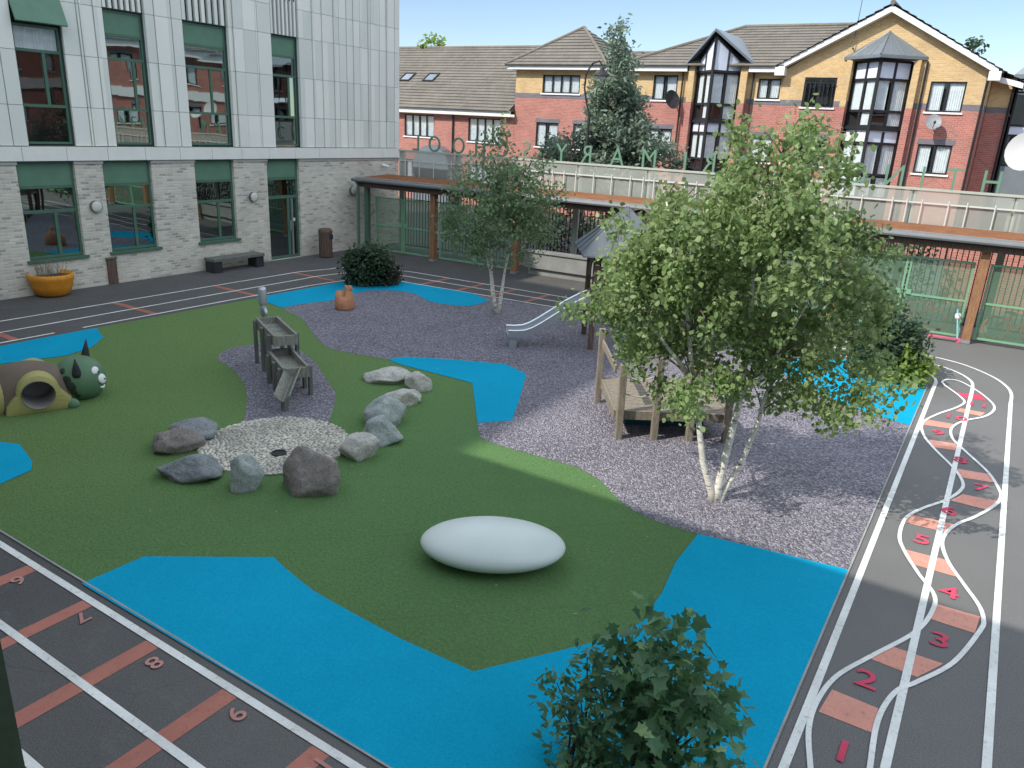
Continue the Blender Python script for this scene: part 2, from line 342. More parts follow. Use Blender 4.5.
STEEL = plain('slide_steel', (.55, .58, .60), .3, .08, 2, 30, .03, .85)
ROOFP = plain('grey_ply_roof', (.115, .13, .145), .6, .1)
TEAL = plain('teal_board', (.01, .07, .09), .6)

# ------------------------------------------------------------------ sky and sun
SUN_EL, SUN_AZ = R(43), Vector((.5, .866, 0)).normalized()   # SUN_AZ = way the light travels
SKY_FILL = 1.9  # strength of the added sky fill light
w = bpy.data.worlds.new('World'); scene.world = w; w.use_nodes = True
nt = w.node_tree; nt.nodes.clear()
sky = nt.nodes.new('ShaderNodeTexSky'); sky.sky_type = 'NISHITA'; sky.sun_disc = False
sky.sun_elevation = SUN_EL; sky.sun_rotation = math.atan2(-SUN_AZ.x, -SUN_AZ.y); sky.air_density = 1.0; sky.dust_density = .25; sky.altitude = 1200; sky.ozone_density = 2.0
bg = nt.nodes.new('ShaderNodeBackground'); bg.inputs['Strength'].default_value = .155
wo = nt.nodes.new('ShaderNodeOutputWorld'); nt.links.new(sky.outputs[0], bg.inputs[0])
# added fill light in the sky, weak at the horizon and dimmed at the zenith
tc_ = nt.nodes.new('ShaderNodeTexCoord'); sp_ = nt.nodes.new('ShaderNodeSeparateXYZ'); nt.links.new(tc_.outputs['Generated'], sp_.inputs[0])
mr_ = nt.nodes.new('ShaderNodeMapRange'); mr_.inputs[1].default_value = .26; mr_.inputs[2].default_value = .55; mr_.inputs[3].default_value = .022; mr_.inputs[4].default_value = 1; mr_.interpolation_type = 'SMOOTHSTEP'; nt.links.new(sp_.outputs[2], mr_.inputs[0])
nz_ = nt.nodes.new('ShaderNodeTexNoise'); nz_.inputs['Scale'].default_value = 3; nz_.inputs['Detail'].default_value = 5; nt.links.new(tc_.outputs['Generated'], nz_.inputs['Vector'])
mn_ = nt.nodes.new('ShaderNodeMapRange'); mn_.inputs[1].default_value = .3; mn_.inputs[2].default_value = .65; mn_.inputs[3].default_value = .55; mn_.inputs[4].default_value = 1.25; nt.links.new(nz_.outputs[0], mn_.inputs[0])
mm_ = nt.nodes.new('ShaderNodeMath'); mm_.operation = 'MULTIPLY'; nt.links.new(mr_.outputs[0], mm_.inputs[0]); nt.links.new(mn_.outputs[0], mm_.inputs[1])
m2_ = nt.nodes.new('ShaderNodeMapRange'); m2_.inputs[1].default_value = .62; m2_.inputs[2].default_value = .92; m2_.inputs[3].default_value = 1; m2_.inputs[4].default_value = .32; m2_.interpolation_type = 'SMOOTHSTEP'; nt.links.new(sp_.outputs[2], m2_.inputs[0])
m3_ = nt.nodes.new('ShaderNodeMath'); m3_.operation = 'MULTIPLY'; nt.links.new(mm_.outputs[0], m3_.inputs[0]); nt.links.new(m2_.outputs[0], m3_.inputs[1]); mm_ = m3_
ms_ = nt.nodes.new('ShaderNodeMath'); ms_.operation = 'MULTIPLY'; ms_.inputs[1].default_value = SKY_FILL; nt.links.new(mm_.outputs[0], ms_.inputs[0])
bc_ = nt.nodes.new('ShaderNodeBackground'); bc_.inputs['Color'].default_value = (.93, .98, 1, 1); nt.links.new(ms_.outputs[0], bc_.inputs['Strength'])
ad_ = nt.nodes.new('ShaderNodeAddShader'); nt.links.new(bg.outputs[0], ad_.inputs[0]); nt.links.new(bc_.outputs[0], ad_.inputs[1]); nt.links.new(ad_.outputs[0], wo.inputs[0])
ld = bpy.data.lights.new('sun', 'SUN'); ld.energy = 5.0; ld.angle = R(.6); ld.color = (1, .95, .86)
so = bpy.data.objects.new('sun', ld); COL.objects.link(so); so.location = (-20, -30, 40)
dirv = Vector((SUN_AZ.x*math.cos(SUN_EL), SUN_AZ.y*math.cos(SUN_EL), -math.sin(SUN_EL)))
so.rotation_euler = dirv.to_track_quat('-Z', 'Y').to_euler()
scene.view_settings.view_transform = 'Standard'; scene.view_settings.look = 'None'; scene.view_settings.exposure = 0

# ------------------------------------------------------------------ ground sheets
def g2(pts): return [G(x, y).xy for x, y in pts]
def sheet(name, poly, z, mat):
    import bmesh
    m = MB(); m.quad(*[(p[0], p[1], z) for p in poly])
    o = m.build(name, mat); 
    bm = bmesh.new(); bm.from_mesh(o.data); bmesh.ops.triangulate(bm, faces=bm.faces)
    for f in bm.faces:
        if f.normal.z < 0: f.normal_flip()
    bm.to_mesh(o.data); bm.free()
    return tag(o, kind='structure')
def smooth(pts, k=8, closed=False):
    P = [Vector(p[:2]) for p in pts]; out = []; n = len(P)
    for i in range(n if closed else n-1):
        p0 = P[(i-1) % n] if (closed or i > 0) else P[0]; p1 = P[i]; p2 = P[(i+1) % n]
        p3 = P[(i+2) % n] if (closed or i+2 < n) else P[-1]
        for j in range(k):
            t = j/k
            out.append(.5*((2*p1)+(p2-p0)*t+(2*p0-5*p1+4*p2-p3)*t*t+(3*p1-p0-3*p2+p3)*t**3))
    if not closed: out.append(P[-1])
    return out
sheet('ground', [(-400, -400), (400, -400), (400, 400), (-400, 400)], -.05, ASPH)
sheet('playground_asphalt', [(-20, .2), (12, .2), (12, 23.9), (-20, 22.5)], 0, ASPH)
# inner field
LB = [(-16.1, 3.42), (-.69, 3.42), (-.69, 17.2), (-1.3, 18.2), (-9.6, 17.65), (-15.1, 17.35), (-16.0, 16.0), (-16.1, 8.6)]
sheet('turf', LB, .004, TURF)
up = [(282,308),(292,314),(303,319.6),(311,331),(323,344.5),(335,350),(349.6,353),(368,356.5),(387.7,359.5)]
lowb = [(477.4,426),(482.4,439),(505.6,447.5),(540,457),(572,466),(585,472),(600,481),(613.7,495),(628.7,508),(655,521),(698,534.4)]
gpoly = smooth(g2(up), 4) + g2([(472.4,383.4),(475.7,409.3),(477.4,423.6)]) + smooth(g2(lowb), 4) + g2([(782.5,555),(846,572)]) + [Vector((-.69, 9)), Vector((-.69, 14.3)), Vector((-.69, 17.2)), Vector((-1.3, 18.2)), Vector((-9.6, 17.65)), Vector((-15.0, 17.3))] + [G(281.5, 300).xy]
sheet('gravel', gpoly, .008, GRAV)
tpoly = smooth(g2([(217.5,357.8),(232.4,348),(252,345),(280,341),(299,350),(315,363),(329.6,384.4),(335.6,396),(331,416),(322,432),(285,440),(244,430),(244,421),(247,399.3),(244,384.4),(232.4,369.4)]), 5, True)
sheet('gravel_patch', tpoly, .008, GRAV)
sheet('blue_surface', g2([(81.6,584.4),(144,557.3),(274,558),(281,565),(296,578),(313,591.4),(335,604),(360,617.8),(400,639.4),(473,672.5),(610,639.4),(643.7,622),(651,609),(662.5,592.5),(675.6,562.5),(698,534.6),(782.5,554.5)]) + [Vector((-.69, 8.55)), Vector((-.69, 3.42))], .012, BLUE)
sheet('blue_surface', smooth(g2([(281.5,308),(306.4,303.7),(333,300.4),(356,293),(373,290.8),(399,291.4),(416,294.7),(429,301.4),(446,304.7),(469,306.4),(489,301.4)]), 4) + [Vector((-12.35, 17.57)), Vector((-15.1, 17.36)), Vector((-16.0, 16.0)), Vector((-16.06, 13))], .012, BLUE)
sheet('blue_surface', g2([(387.7,359.5),(399.4,364.5),(472.4,383.4),(475.7,409.3),(477.4,423.6),(512,421),(520.5,396),(526.2,374.4),(505.6,364.5),(445.8,359.5),(406,357.2)]), .012, BLUE)
sheet('blue_surface', [Vector((-.69, 14.24))] + g2([(872,415),(835,400),(800,385),(774,367)]) + [Vector((-3.3, 17.2)), Vector((-2.5, 17.9)), Vector((-1.2, 18.1)), Vector((-.69, 16.9))], .012, BLUE)
sheet('blue_surface', [Vector((-16.07, 5.2))] + [Vector((-16.08, 8.6))] + g2([(96.3,328.6),(103.6,338),(91.3,347.9),(66.4,356),(0,364.5)]) + [Vector((-15.2, 5.2))], .012, BLUE)
sheet('blue_surface', g2([(0,442.5),(20,445),(32.5,462.4),(31.5,470.7),(0,485)]) + [Vector((-10.9, 3.5)), Vector((-12.5, 3.6)), Vector((-12.6, 4.3))], .012, BLUE)

# painted lines
lines = MB()
def strip(mb, pts, wd, z):
    P = [Vector(p[:2]) for p in pts]; L = []
    for i, p in enumerate(P):
        d = (P[min(i+1, len(P)-1)]-P[max(i-1, 0)]); d.normalize(); nrm = Vector((-d.y, d.x))*wd/2
        L.append((p-nrm, p+nrm))
    for a, b in zip(L, L[1:]): mb.quad((*a[0], z), (*b[0], z), (*b[1], z), (*a[1], z))
def sm2(pts, k):
    out = []
    for a, b in zip(pts, pts[1:]):
        a, b = Vector(a), Vector(b); n = max(1, int((b-a).length/.5)) if (b-a).length > 1.2 else 1
        out += [a.lerp(b, i/n) for i in range(n)]
    return smooth(out + [Vector(pts[-1])], k)
def rear(y0, x): return Vector((x, y0+.058*x))
for X_, Yb, yr, dn in ((-.57, 3.28, 18.33, 0), (.09, 2.60, 19.0, 1), (.76, 1.93, 19.62, 2)):
    strip(lines, [(X_, Yb-.035), (X_, [17.5, 17.6, 17.0][dn])], .07, .008)
    strip(lines, [(-16.3, Yb), (X_, Yb)], .07, .0084)
strip(lines, sm2([(-.57,17.48),(-.63,17.8),(-.8,18.05),(-1.1,18.2),(-1.6,18.24),(-9.62,17.76),(-15.1,17.4),(-15.75,17.1),(-16.1,16.3),(-16.25,15.2),(-16.3,12.8),(-16.3,8.6)], 6), .06, .008)
strip(lines, sm2([(.09,17.55),(.04,18.05),(-.17,18.5),(-.53,18.85),(-1.0,18.98),(-10,18.42),(-15.4,18.12),(-16.3,17.85),(-16.85,17.3),(-17.1,16.2),(-17.1,12.3),(-17.05,3.0)], 6), .06, .008)
strip(lines, sm2([(.76,16.95),(.76,17.65),(.66,18.2),(.4,18.78),(-.13,19.38),(-.7,19.64),(-1.3,19.72),(-10.25,19.06),(-15.6,18.8),(-16.8,18.5),(-17.6,17.7),(-17.98,16.2),(-18,13.8),(-17.97,3.0)], 6), .06, .0082)
strip(lines, [(-16.3, 3.3), (-16.3, 8.0)], .06, .0078)
H = lambda pts: [(764+x/1.796, 340+y/1.796) for x, y in pts]
Lz = lambda pts: [(700+x/3.16, 400+y/3.16) for x, y in pts]
Mz = lambda pts: [(884+x/5.486, 340+y/5.486) for x, y in pts]
left_px = H([(85,790),(83,768),(80,700),(95,650),(130,605),(190,570)]) + Lz([(680,735),(735,665),(738,615),(690,550),(645,478),(630,430),(650,375),(700,345),(775,318),(820,290),(830,262),(800,215),(740,155)]) + Mz([(215,520),(213,455),(290,410),(390,375),(440,345),(415,310),(340,255),(318,235)])
right_px = H([(186,790),(190,768),(200,700),(215,660),(240,630),(275,615),(340,580)]) + Lz([(885,730),(895,695),(880,650),(830,580),(785,515),(765,460),(775,425),(810,395),(870,370),(930,335),(950,310),(945,285),(910,230),(840,165)]) + Mz([(385,555),(365,510),(380,475),(440,445),(540,425),(590,400),(605,370),(580,335),(510,280),(420,230),(360,218),(330,222),(318,235)])
wl, wr = smooth(g2(left_px), 6), smooth(g2(right_px), 6)
strip(lines, wl, .045, .0106); strip(lines, wr, .045, .0110)
structure(lines, 'track_lines', WHITE_L)
bars = MB()
def pxquad(mb, pts, z): mb.quad(*[(p.x, p.y, z) for p in g2(pts)])
for q in (H([(122,628),(205,662),(198,708),(98,668)]), H([(228,550),(322,582),(275,606),(188,572)]), Lz([(745,645),(885,685),(868,738),(725,692)]), Lz([(645,472),(785,508),(812,560),(665,518)]),
          Lz([(665,362),(803,393),(780,420),(650,388)]), Lz([(830,298),(940,320),(905,347),(790,318)]), Lz([(810,217),(915,235),(930,262),(825,245)]), Lz([(722,125),(805,138),(825,162),(740,150)]),
          Mz([(240,437),(380,462),(365,487),(215,465)]), Mz([(420,375),(555,400),(530,418),(390,390)])): pxquad(bars, q, .004)
structure(bars, 'lane_bars', SALMON)
cr = MB(); pxquad(cr, Mz([(395,288),(530,300),(560,335),(440,318)]), .004); structure(cr, 'lane_bar', ROSE)
fb = MB()
for X0_, X1_ in ((-9.0,-8.82),(-7.84,-7.67),(-6.81,-6.65),(-5.78,-5.6),(-4.71,-4.53),(-3.65,-3.47),(-2.6,-2.42)):
    fb.quad((X0_, 1.95, .004), (X1_, 1.95, .004), (X1_, 3.24, .004), (X0_, 3.24, .004))
structure(fb, 'lane_bars', m_paint('dull_salmon_paint', (.47, .185, .14)))
fr = MB()
for yy in (7.25, 10.32, 13.2, 16.05): fr.quad((-17.95, yy-.08, .004), (-16.3, yy-.08, .004), (-16.3, yy+.08, .004), (-17.95, yy+.08, .004))
for xx in (-14.2, -12.95, -11.83, -10.73, -9.6, -8.5):
    a, b = rear(18.32, xx), rear(19.66, xx); fr.quad((a.x-.07, a.y, .004), (a.x+.07, a.y, .004), (b.x+.07, b.y, .004), (b.x-.07, b.y, .004))
structure(fr, 'lane_bars', FADED)
def text_mesh(s, size, depth, off_=.012):
    cu = bpy.data.curves.new('text', 'FONT'); cu.body = s; cu.size = size; cu.extrude = depth; cu.align_x = 'CENTER'; cu.align_y = 'CENTER'; cu.offset = size*off_
    o = bpy.data.objects.new('text', cu); COL.objects.link(o); dg = bpy.context.evaluated_depsgraph_get()
    me = bpy.data.meshes.new_from_object(o.evaluated_get(dg)); bpy.data.objects.remove(o); return me
def mb_text(mb, s, size, mat4):
    me = text_mesh(s, size, 0); n = len(mb.v)
    mb.v += [mat4 @ v.co for v in me.vertices]; mb.f += [tuple(n+i for i in p.vertices) for p in me.polygons]
num = MB()
for s_, px in zip(['1','2','3','4','5','6','7','8','9','10','11'], H([(140,742),(183,612),(315,541),(332,455),(283,360),(332,308)]) + Lz([(885,280),(822,192),(752,105)]) + Mz([(388,428),(515,358)])):
    p = G(*px); mb_text(num, s_, .36, Matrix.Translation((p.x, p.y, .0125)) @ Matrix.Scale(1.15, 4, (1, 0, 0)))
structure(num, 'lane_numbers', ROSE)
num = MB()
for s_, px in (('6', (20,580)), ('7', (84,617)), ('8', (156,662)), ('9', (238,713)), ('10', (318,768))):
    p = G(*px); mb_text(num, s_, .25, Matrix.Translation((p.x, p.y-.02, .0125)) @ Matrix.Rotation(R(-90), 4, 'Z') @ Matrix.Scale(.95, 4, (0, 1, 0)))
structure(num, 'lane_numbers', m_paint('pink_paint', (.52, .25, .22), .3))
# thin pale edging at the surface joints
edge = MB(); strip(edge, [(-16.0, 3.415), (-.69, 3.415)], .02, .014); strip(edge, [(-.69, 3.42), (-.69, 17)], .02, .0143)
structure(edge, 'edging', plain('edging_strip', (.30, .31, .30), .8, .3))

# ------------------------------------------------------------------ wall helpers
def plane(origin, udir, ndir):
    o, u, n = Vector(origin), Vector(udir).normalized(), Vector(ndir).normalized()
    return lambda a, h, d=0.0: o + u*a + Vector((0, 0, 1))*h + n*d
def pbox(mb, P, u0, u1, w0, w1, d0, d1):
    return mb.hexa([P(u0,w0,d0), P(u1,w0,d0), P(u1,w0,d1), P(u0,w0,d1), P(u0,w1,d0), P(u1,w1,d0), P(u1,w1,d1), P(u0,w1,d1)])
def pierced(mb, P, u0, u1, w0, w1, holes, rev=.14, d=0):
    us = sorted({u0, u1, *[v for h in holes for v in h[:2] if u0 < v < u1]}); ws = sorted({w0, w1, *[v for h in holes for v in h[2:] if w0 < v < w1]})
    for a, b in zip(us, us[1:]):
        for c, e in zip(ws, ws[1:]):
            m, k = (a+b)/2, (c+e)/2
            if any(h[0] < m < h[1] and h[2] < k < h[3] for h in holes): continue
            mb.quad(P(a,c,d), P(b,c,d), P(b,e,d), P(a,e,d))
    for h in holes:
        a, b = max(h[0], u0), min(h[1], u1); c, e = max(h[2], w0), min(h[3], w1)
        if a >= b or c >= e: continue
        mb.quad(P(a,c,d), P(a,e,d), P(a,e,d-rev), P(a,c,d-rev)); mb.quad(P(b,c,d), P(b,e,d), P(b,e,d-rev), P(b,c,d-rev))
        if h[2] >= w0: mb.quad(P(a,c,d), P(b,c,d), P(b,c,d-rev), P(a,c,d-rev))
        if h[3] <= w1: mb.quad(P(a,e,d), P(b,e,d), P(b,e,d-rev), P(a,e,d-rev))
def window(root, P, u0, u1, rows, fm, gm, fw=.06, dep=-.09, name='window', curtains=(), sill=None, lintel=None, panel=None, label=None):
    """rows: (w0, w1, [column fractions], kind) ; kind g glass, p panel, f opaque pale pane"""
    m = MB(); w0 = min(r[0] for r in rows); w1 = max(r[1] for r in rows); f0, f1 = dep-.035, dep+.03
    pbox(m, P, u0, u0+fw, w0, w1, f0, f1); pbox(m, P, u1-fw, u1, w0, w1, f0, f1)
    ws = sorted({r[0] for r in rows} | {w1})
    for i, x in enumerate(ws):
        a, b = (x, x+fw) if i == 0 else (x-fw, x) if i == len(ws)-1 else (x-fw*.6, x+fw*.6)
        pbox(m, P, u0+fw, u1-fw, a, b, f0, f1+.004)
    gl = MB(); pn = MB(); fz = MB()
    for a, b, cols, kind in rows:
        L = u1-u0-2*fw
        for c in cols:
            if 0 < c < 1: pbox(m, P, u0+fw+L*c-fw*.65, u0+fw+L*c+fw*.65, a+fw*.55, b-fw*.55, f0, f1-.003)
        tgt = {'g': gl, 'p': pn, 'f': fz}[kind]
        if kind == 'p': pbox(tgt, P, u0+fw*.5, u1-fw*.5, a+.03, b-.03, dep-.02, dep+.02)
        else:
            cs = [0, *[c for c in cols if 0 < c < 1], 1]
            for c0, c1 in zip(cs, cs[1:]):
                tl = random.uniform(-.006, .006); x0, x1 = u0+fw+L*c0, u0+fw+L*c1
                tgt.quad(P(x0, a, dep+tl), P(x1, a, dep-tl), P(x1, b, dep-tl*.4), P(x0, b, dep+tl*1.3))
    o = m.build(name, fm, root)
    if label: o['label'] = label
    for src, nm_, mt_ in ((gl, 'pane', gm), (fz, 'pale_pane', PALE_PANE)):
        for f_ in (src.f if len(src.f) <= 10 else []):
            q = MB(); q.quad(*[src.v[k] for k in f_]); q.build(nm_, mt_, o)
        if len(src.f) > 10: src.build(nm_, mt_, o)
    if pn.v: pn.build('spandrel', panel or SPAN_G, o)
    for a, b, c0, c1 in curtains:
        cu = MB(); n = max(6, int((c1-c0)*40))
        ph = random.random()*6
        for i in range(n):
            x0, x1 = c0+(c1-c0)*i/n, c0+(c1-c0)*(i+1)/n
            d0, d1 = dep-.06+.018*math.sin(i*1.9+ph), dep-.06+.018*math.sin((i+1)*1.9+ph)
            cu.quad(P(x0, a, d0), P(x1, a, d1), P(x1, b, d1), P(x0, b, d0))
        cu.build('curtain', CURT, o)
    if sill:
        s = MB(); pbox(s, P, u0-.07, u1+.07, w0-.075, w0-.004, -.05, .06); s.build('sill', sill, o)
    if lintel:
        s = MB(); pbox(s, P, u0-.06, u1+.06, w1+.004, w1+.21, -.05, .012); s.build('lintel', lintel, o)
    return o

# ------------------------------------------------------------------ school wing on the left
SX = -20.0
school = thing('school_building', 'long school wing with pale vertical cladding above pale brick and green framed windows', 'building', (-26, 10, 0))
PS = plane((SX, 0, 0), (0, 1, 0), (1, 0, 0))
LOW = [(5.2, 8.1, .0), (9.5, 10.88, .84), (11.6, 12.97, .84), (14.32, 15.67, .84), (16.92, 18.24, .0)]
mb = MB(); pierced(mb, PS, -4, 23.2, 0, 3.21, [(a, b, z, 3.21) for a, b, z in LOW], .2)
mb.quad(PS(23.2,0), PS(23.2,3.21), (-32, 23.2, 3.21), (-32, 23.2, 0))
mb.build('brick_wall', BRK_PALE, school)
mb = MB(); us = [-4]
for a, b, z in LOW: us += [a, b]
us.append(23.2)
for i in range(0, len(us), 2): pbox(mb, PS, us[i]-.02, us[i+1]+.02, 3.13, 3.2, -.1, .03)
mb.build('coping', STONE, school)
mb = MB(); y = -4.0
while y < 23.19:
    y2 = min(y+1.05, 23.23); pbox(mb, PS, y+.006, y2-.006, 3.215, 3.545, -.2, .07); y = y2
mb.build('string_course', STRING, school)
UPW = [(9.87, 10.97), (12.08, 13.14), (14.3, 15.72), (17.33, 18.36)]
mb = MB(); pierced(mb, PS, -4, 23.2, 3.55, 14, [(a, b, 3.58, 6.84) for a, b in UPW], .2, -.06)
mb.quad(PS(23.2,3.5,-.06), PS(23.2,14,-.06), (-32, 23.2, 14), (-32, 23.2, 3.5)); mb.quad(PS(-4,14,-.06), PS(23.2,14,-.06), (-32,23.2,14), (-32,-4,14))
mb.quad((-32,-4,0), (-32,23.2,0), (-32,23.2,14), (-32,-4,14)); mb.quad(PS(-4,0,-.06), PS(-4,14,-.06), (-32,-4,14), (-32,-4,0))
mb.build('backing_wall', GAP, school)
# irregular vertical panels
rc = random.Random(5)
ZJ = [3.56, 4.48, 5.68, 6.85, 7.66, 8.86, 10.06, 11.3, 12.6, 14.0]
panels = []
def fill(a, b):
    x = a
    while x < b-.02:
        wd = rc.choice([.06, .08, .10, .12, .2, .3, .40, .46, .34, .09, .22, .07]); wd = min(wd, b-x)
        if b-x-wd < .09: wd = b-x
        panels.append((x, x+wd, rc.choice([0, 0, .02, .045, -.02, .03]))); x += wd
xs = [-4]
for a, b in UPW: xs += [a-.02, b+.02]
xs.append(23.2)
mb = MB()
for i in range(0, len(xs), 2):
    panels = []; fill(xs[i], xs[i+1])
    for a, b, d in panels:
        for z0, z1 in zip(ZJ, ZJ[1:]): pbox(mb, PS, a+.009, b-.009, z0+.005, z1-.005, -.055, .012+d)
for a, b in UPW:
    panels = []; fill(a-.02, b+.02)
    n = 7
    for z0, z1 in ((6.86, 8.86), (8.86, 11.3), (11.3, 14)):
        if rc.random() < .8 or z0 < 7:
            for k in range(n):
                x0 = a-.02+(b-a+.04)*k/n; pbox(mb, PS, x0+.01, x0+(b-a)/n*.55, z0+.007, z1-.007, -.055, .03)
        else:
            for p in panels: pbox(mb, PS, p[0]+.008, p[1]-.008, z0+.007, z1-.007, -.055, .012)
mb.build('cladding', CLAD, school)
# slotted vent above the right hand window
mb = MB()
for k in range(6): mb.quad(*[PS(*q) for q in ((17.4+.165*k, 7.85, .034), (17.45+.165*k, 7.85, .034), (17.45+.165*k, 8.1, .034), (17.4+.165*k, 8.1, .034))])
mb.build('vent_slot', CHAR, school)
# dark rooms behind the glass
mb = MB()
for z0, z1 in ((.02, 3.2), (3.6, 6.85)):
    mb.quad(PS(4,z0,-1.6), PS(19.5,z0,-1.6), PS(19.5,z1,-1.6), PS(4,z1,-1.6)); mb.quad(PS(4,z0,-.24), PS(19.5,z0,-.24), PS(19.5,z0,-1.6), PS(4,z0,-1.6))
    mb.quad(PS(4,z1-.02,-.24), PS(19.5,z1-.02,-.24), PS(19.5,z1-.02,-1.6), PS(4,z1-.02,-1.6))
mb.build('interior', INSIDE2, school)
for i, (a, b) in enumerate(UPW):
    rows = [(3.6, 4.48, [], 'g'), (4.48, 5.70, [[.62], [.72], [.62], [.72]][i], 'g'), (5.70, 6.26, [], 'g')]
    if i: rows.append((6.26, 6.83, [], 'p'))
    wd = window(school, PS, a, b, rows, FRAME_G, GLASS if i else GLASS_F, .055, -.13, curtains=[(5.7, 6.26, a+.06, b-.06)] if i == 0 else [], label='tall green framed upper window with its top flap open' if i == 0 else None)
    if i == 0:
        s = MB(); s.hexa([PS(a-.02,6.28,.22), PS(b+.05,6.28,.22), PS(b+.05,6.30,.26), PS(a-.02,6.30,.26), PS(a-.02,6.86,-.02), PS(b+.05,6.86,-.02), PS(b+.05,6.88,.02), PS(a-.02,6.88,.02)]); s.build('vent_flap', SPAN_G, wd)
        s = MB(); s.quad(PS(a,6.27,-.2), PS(b,6.27,-.2), PS(b,6.84,-.2), PS(a,6.84,-.2)); s.build('louvre', CHAR, wd)
for a, b, z in LOW:
    if z > 0:
        window(school, PS, a, b, [(z+.02, 2.0, [.6], 'g'), (2.0, 2.59, [], 'g'), (2.59, 3.2, [], 'p')], FRAME_G, GLASS, .06, -.13, sill=FRAME_G)
dr = window(school, PS, 16.92, 18.24, [(.02, 2.0, [.70], 'g'), (2.0, 2.59, [], 'g'), (2.59, 3.2, [], 'p')], FRAME_G, GLASS, .075, -.13, 'door')
s = MB(); pbox(s, PS, 17.92, 17.97, .1, 1.95, -.12, -.06); s.tube([PS(17.83,.9,-.04), PS(17.83,1.25,-.04)], .018); s.build('handle', GALV, dr)
s = MB(); pbox(s, PS, 18.0, 18.08, 1.2, 1.3, -.12, -.1); s.build('notice', WHITE_P, dr)
window(school, PS, 5.2, 8.1, [(.02, 2.0, [.33, .66], 'g'), (2.0, 2.59, [], 'g'), (2.59, 3.2, [], 'p')], FRAME_G, GLASS, .07, -.13, 'window')
def wall_light(y, z, label):
    t = thing('wall_light', label, 'light', (SX, y, z), 'round bulkhead lights on the brick wall')
    m = MB(); m.tube([(SX, y, z), (SX+.1, y, z)], [.15, .15], 20); m.build('housing', GUT, t)
    m = MB(); m.ball((SX+.08, y, z), .05, .15, .15, 20, 10); m.build('diffuser', plain('opal_cover', (.62,.60,.52), .5, .05), t, True)
wall_light(11.28, 2.07, 'round pale wall light on the brick pier above the brown bollard')
wall_light(16.3, 2.08, 'round pale wall light on the brick pier left of the green door')
wall_light(20.68, 2.1, 'round pale wall light beside the downpipe at the canopy end')
t = thing('security_camera', 'small white security camera high on the brick wall under the cladding', 'camera', (SX, 22.3, 2.98))
m = MB(); m.tube([(SX, 22.3, 2.98), (SX+.12, 22.3, 2.98)], .02, 6); m.build('bracket', WHITE_P, t)
m = MB(); m.tube([(SX+.08, 22.2, 2.96), (SX+.18, 22.42, 2.9)], .045, 8); m.build('housing', WHITE_P, t)

# tall block and the wing the photograph is taken from (their roofs throw the long shadow over the court)
t = thing('apartment_tower', 'tall pale clad block rising behind the school wing, out of the picture', 'building', (-33, -22, 0))
m = MB(); m.box(-46, -20.01, -40, -4.01, 0, 26.1); m.build('wall', CLAD, t)
near = thing('school_wing', 'near school wing with the dark green window frame at the left edge', 'building', (-4, -4, 0))
m = MB(); WX0, WX1 = -.47, 2.2; FY = .15
m.box(-19.98, WX0, -.1, FY, 0, 8.8); m.box(WX1, 12, -.1, FY, 0, 8.8); m.box(WX0, WX1, -.1, FY, 0, 3.85); m.box(WX0, WX1, -.1, FY, 6.3, 8.8)
m.box(-19.98, 12, -9, -8.7, 0, 8.8); m.box(11.7, 12, -8.7, -.1, 0, 8.8); m.box(-19.98, 12, -9, FY, 8.81, 8.95); m.box(-19.98, 12, -8.7, -.1, 3.0, 3.2)
m.build('wall', STONE, near)
m = MB(); m.box(WX0-.0, -.355, -.02, .13, 3.85, 6.3); m.box(2.13, WX1, -.02, .13, 3.85, 6.3); m.box(-.405, 2.13, -.02, .13, 6.23, 6.3); m.box(-.405, 2.13, -.02, .13, 3.85, 3.9)
m.build('window_frame', plain('dark_green_frame', (.05, .075, .045), .4, .1), near)

# ------------------------------------------------------------------ canopy, gates, fence and letters (all on one slightly skewed line)
FE = Vector((.99841, .05632, 0)); FN = Vector((-.05632, .99841, 0))
def FL(x, off=0.0, z=0.0):
    return Vector((x, 21.8 + .05641*x, z)) + FN*off
def fbox(mb, x0, x1, o0, o1, z0, z1):
    p = [FL(x0,o0), FL(x1,o0), FL(x1,o1), FL(x0,o1)]
    return mb.hexa([(*q.xy, z0) for q in p] + [(*q.xy, z1) for q in p])
canopy = thing('canopy', 'long timber canopy with rust coloured planted roof over the green mesh gates', 'canopy', FL(-8.5))
m = MB()
XA, XB = -19.5, 6
N = 60
for i in range(N):
    a, b = XA+(XB-XA)*i/N, XA+(XB-XA)*(i+1)/N
    m.quad(FL(a,-.28,2.585), FL(b,-.28,2.585), FL(b,1.4,2.66), FL(a,1.4,2.66))
m.build('planted_roof', SEDUM, canopy)
m = MB(); fbox(m, XA-.05, XB, -.3, 1.42, 2.42, 2.57); m.build('roof_deck', CHAR, canopy)
m = MB(); m.tube([FL(XA-.12,-.42,2.52), FL(XB,-.42,2.52)], .06, 8); m.build('gutter', GUT, canopy)
m = MB(); fbox(m, XA-.05, XB, -.345, -.302, 2.5, 2.62); m.build('flashing', GALV, canopy)
m = MB(); fbox(m, XA, XB, -.24, -.1, 2.28, 2.418); m.build('beam', WOOD_B, canopy)
POSTS = [-16.42, -13.2, -9.98, -6.75, -3.5, -.3, 2.95]
for x in POSTS:
    m = MB(); fbox(m, x-.095, x+.095, -.12, .1, .06, 2.28); p = m.build('post', POSTW, canopy, bevel=.008)
    s = MB(); fbox(s, x-.1, x+.1, -.13, .11, .01, .09); s.build('post_shoe', GALV, p)
m = MB(); q = FL(-19.45, -.3); m.tube([(q.x, q.y-.1, 2.48), (q.x, q.y, 2.35), (q.x, q.y, .02)], .05, 8); m.build('downpipe', FRAME_G, canopy)
m = MB(); fbox(m, -19.35, -19.2, -.1, .06, .02, 2.3); m.build('corner_post', FRAME_G, canopy)
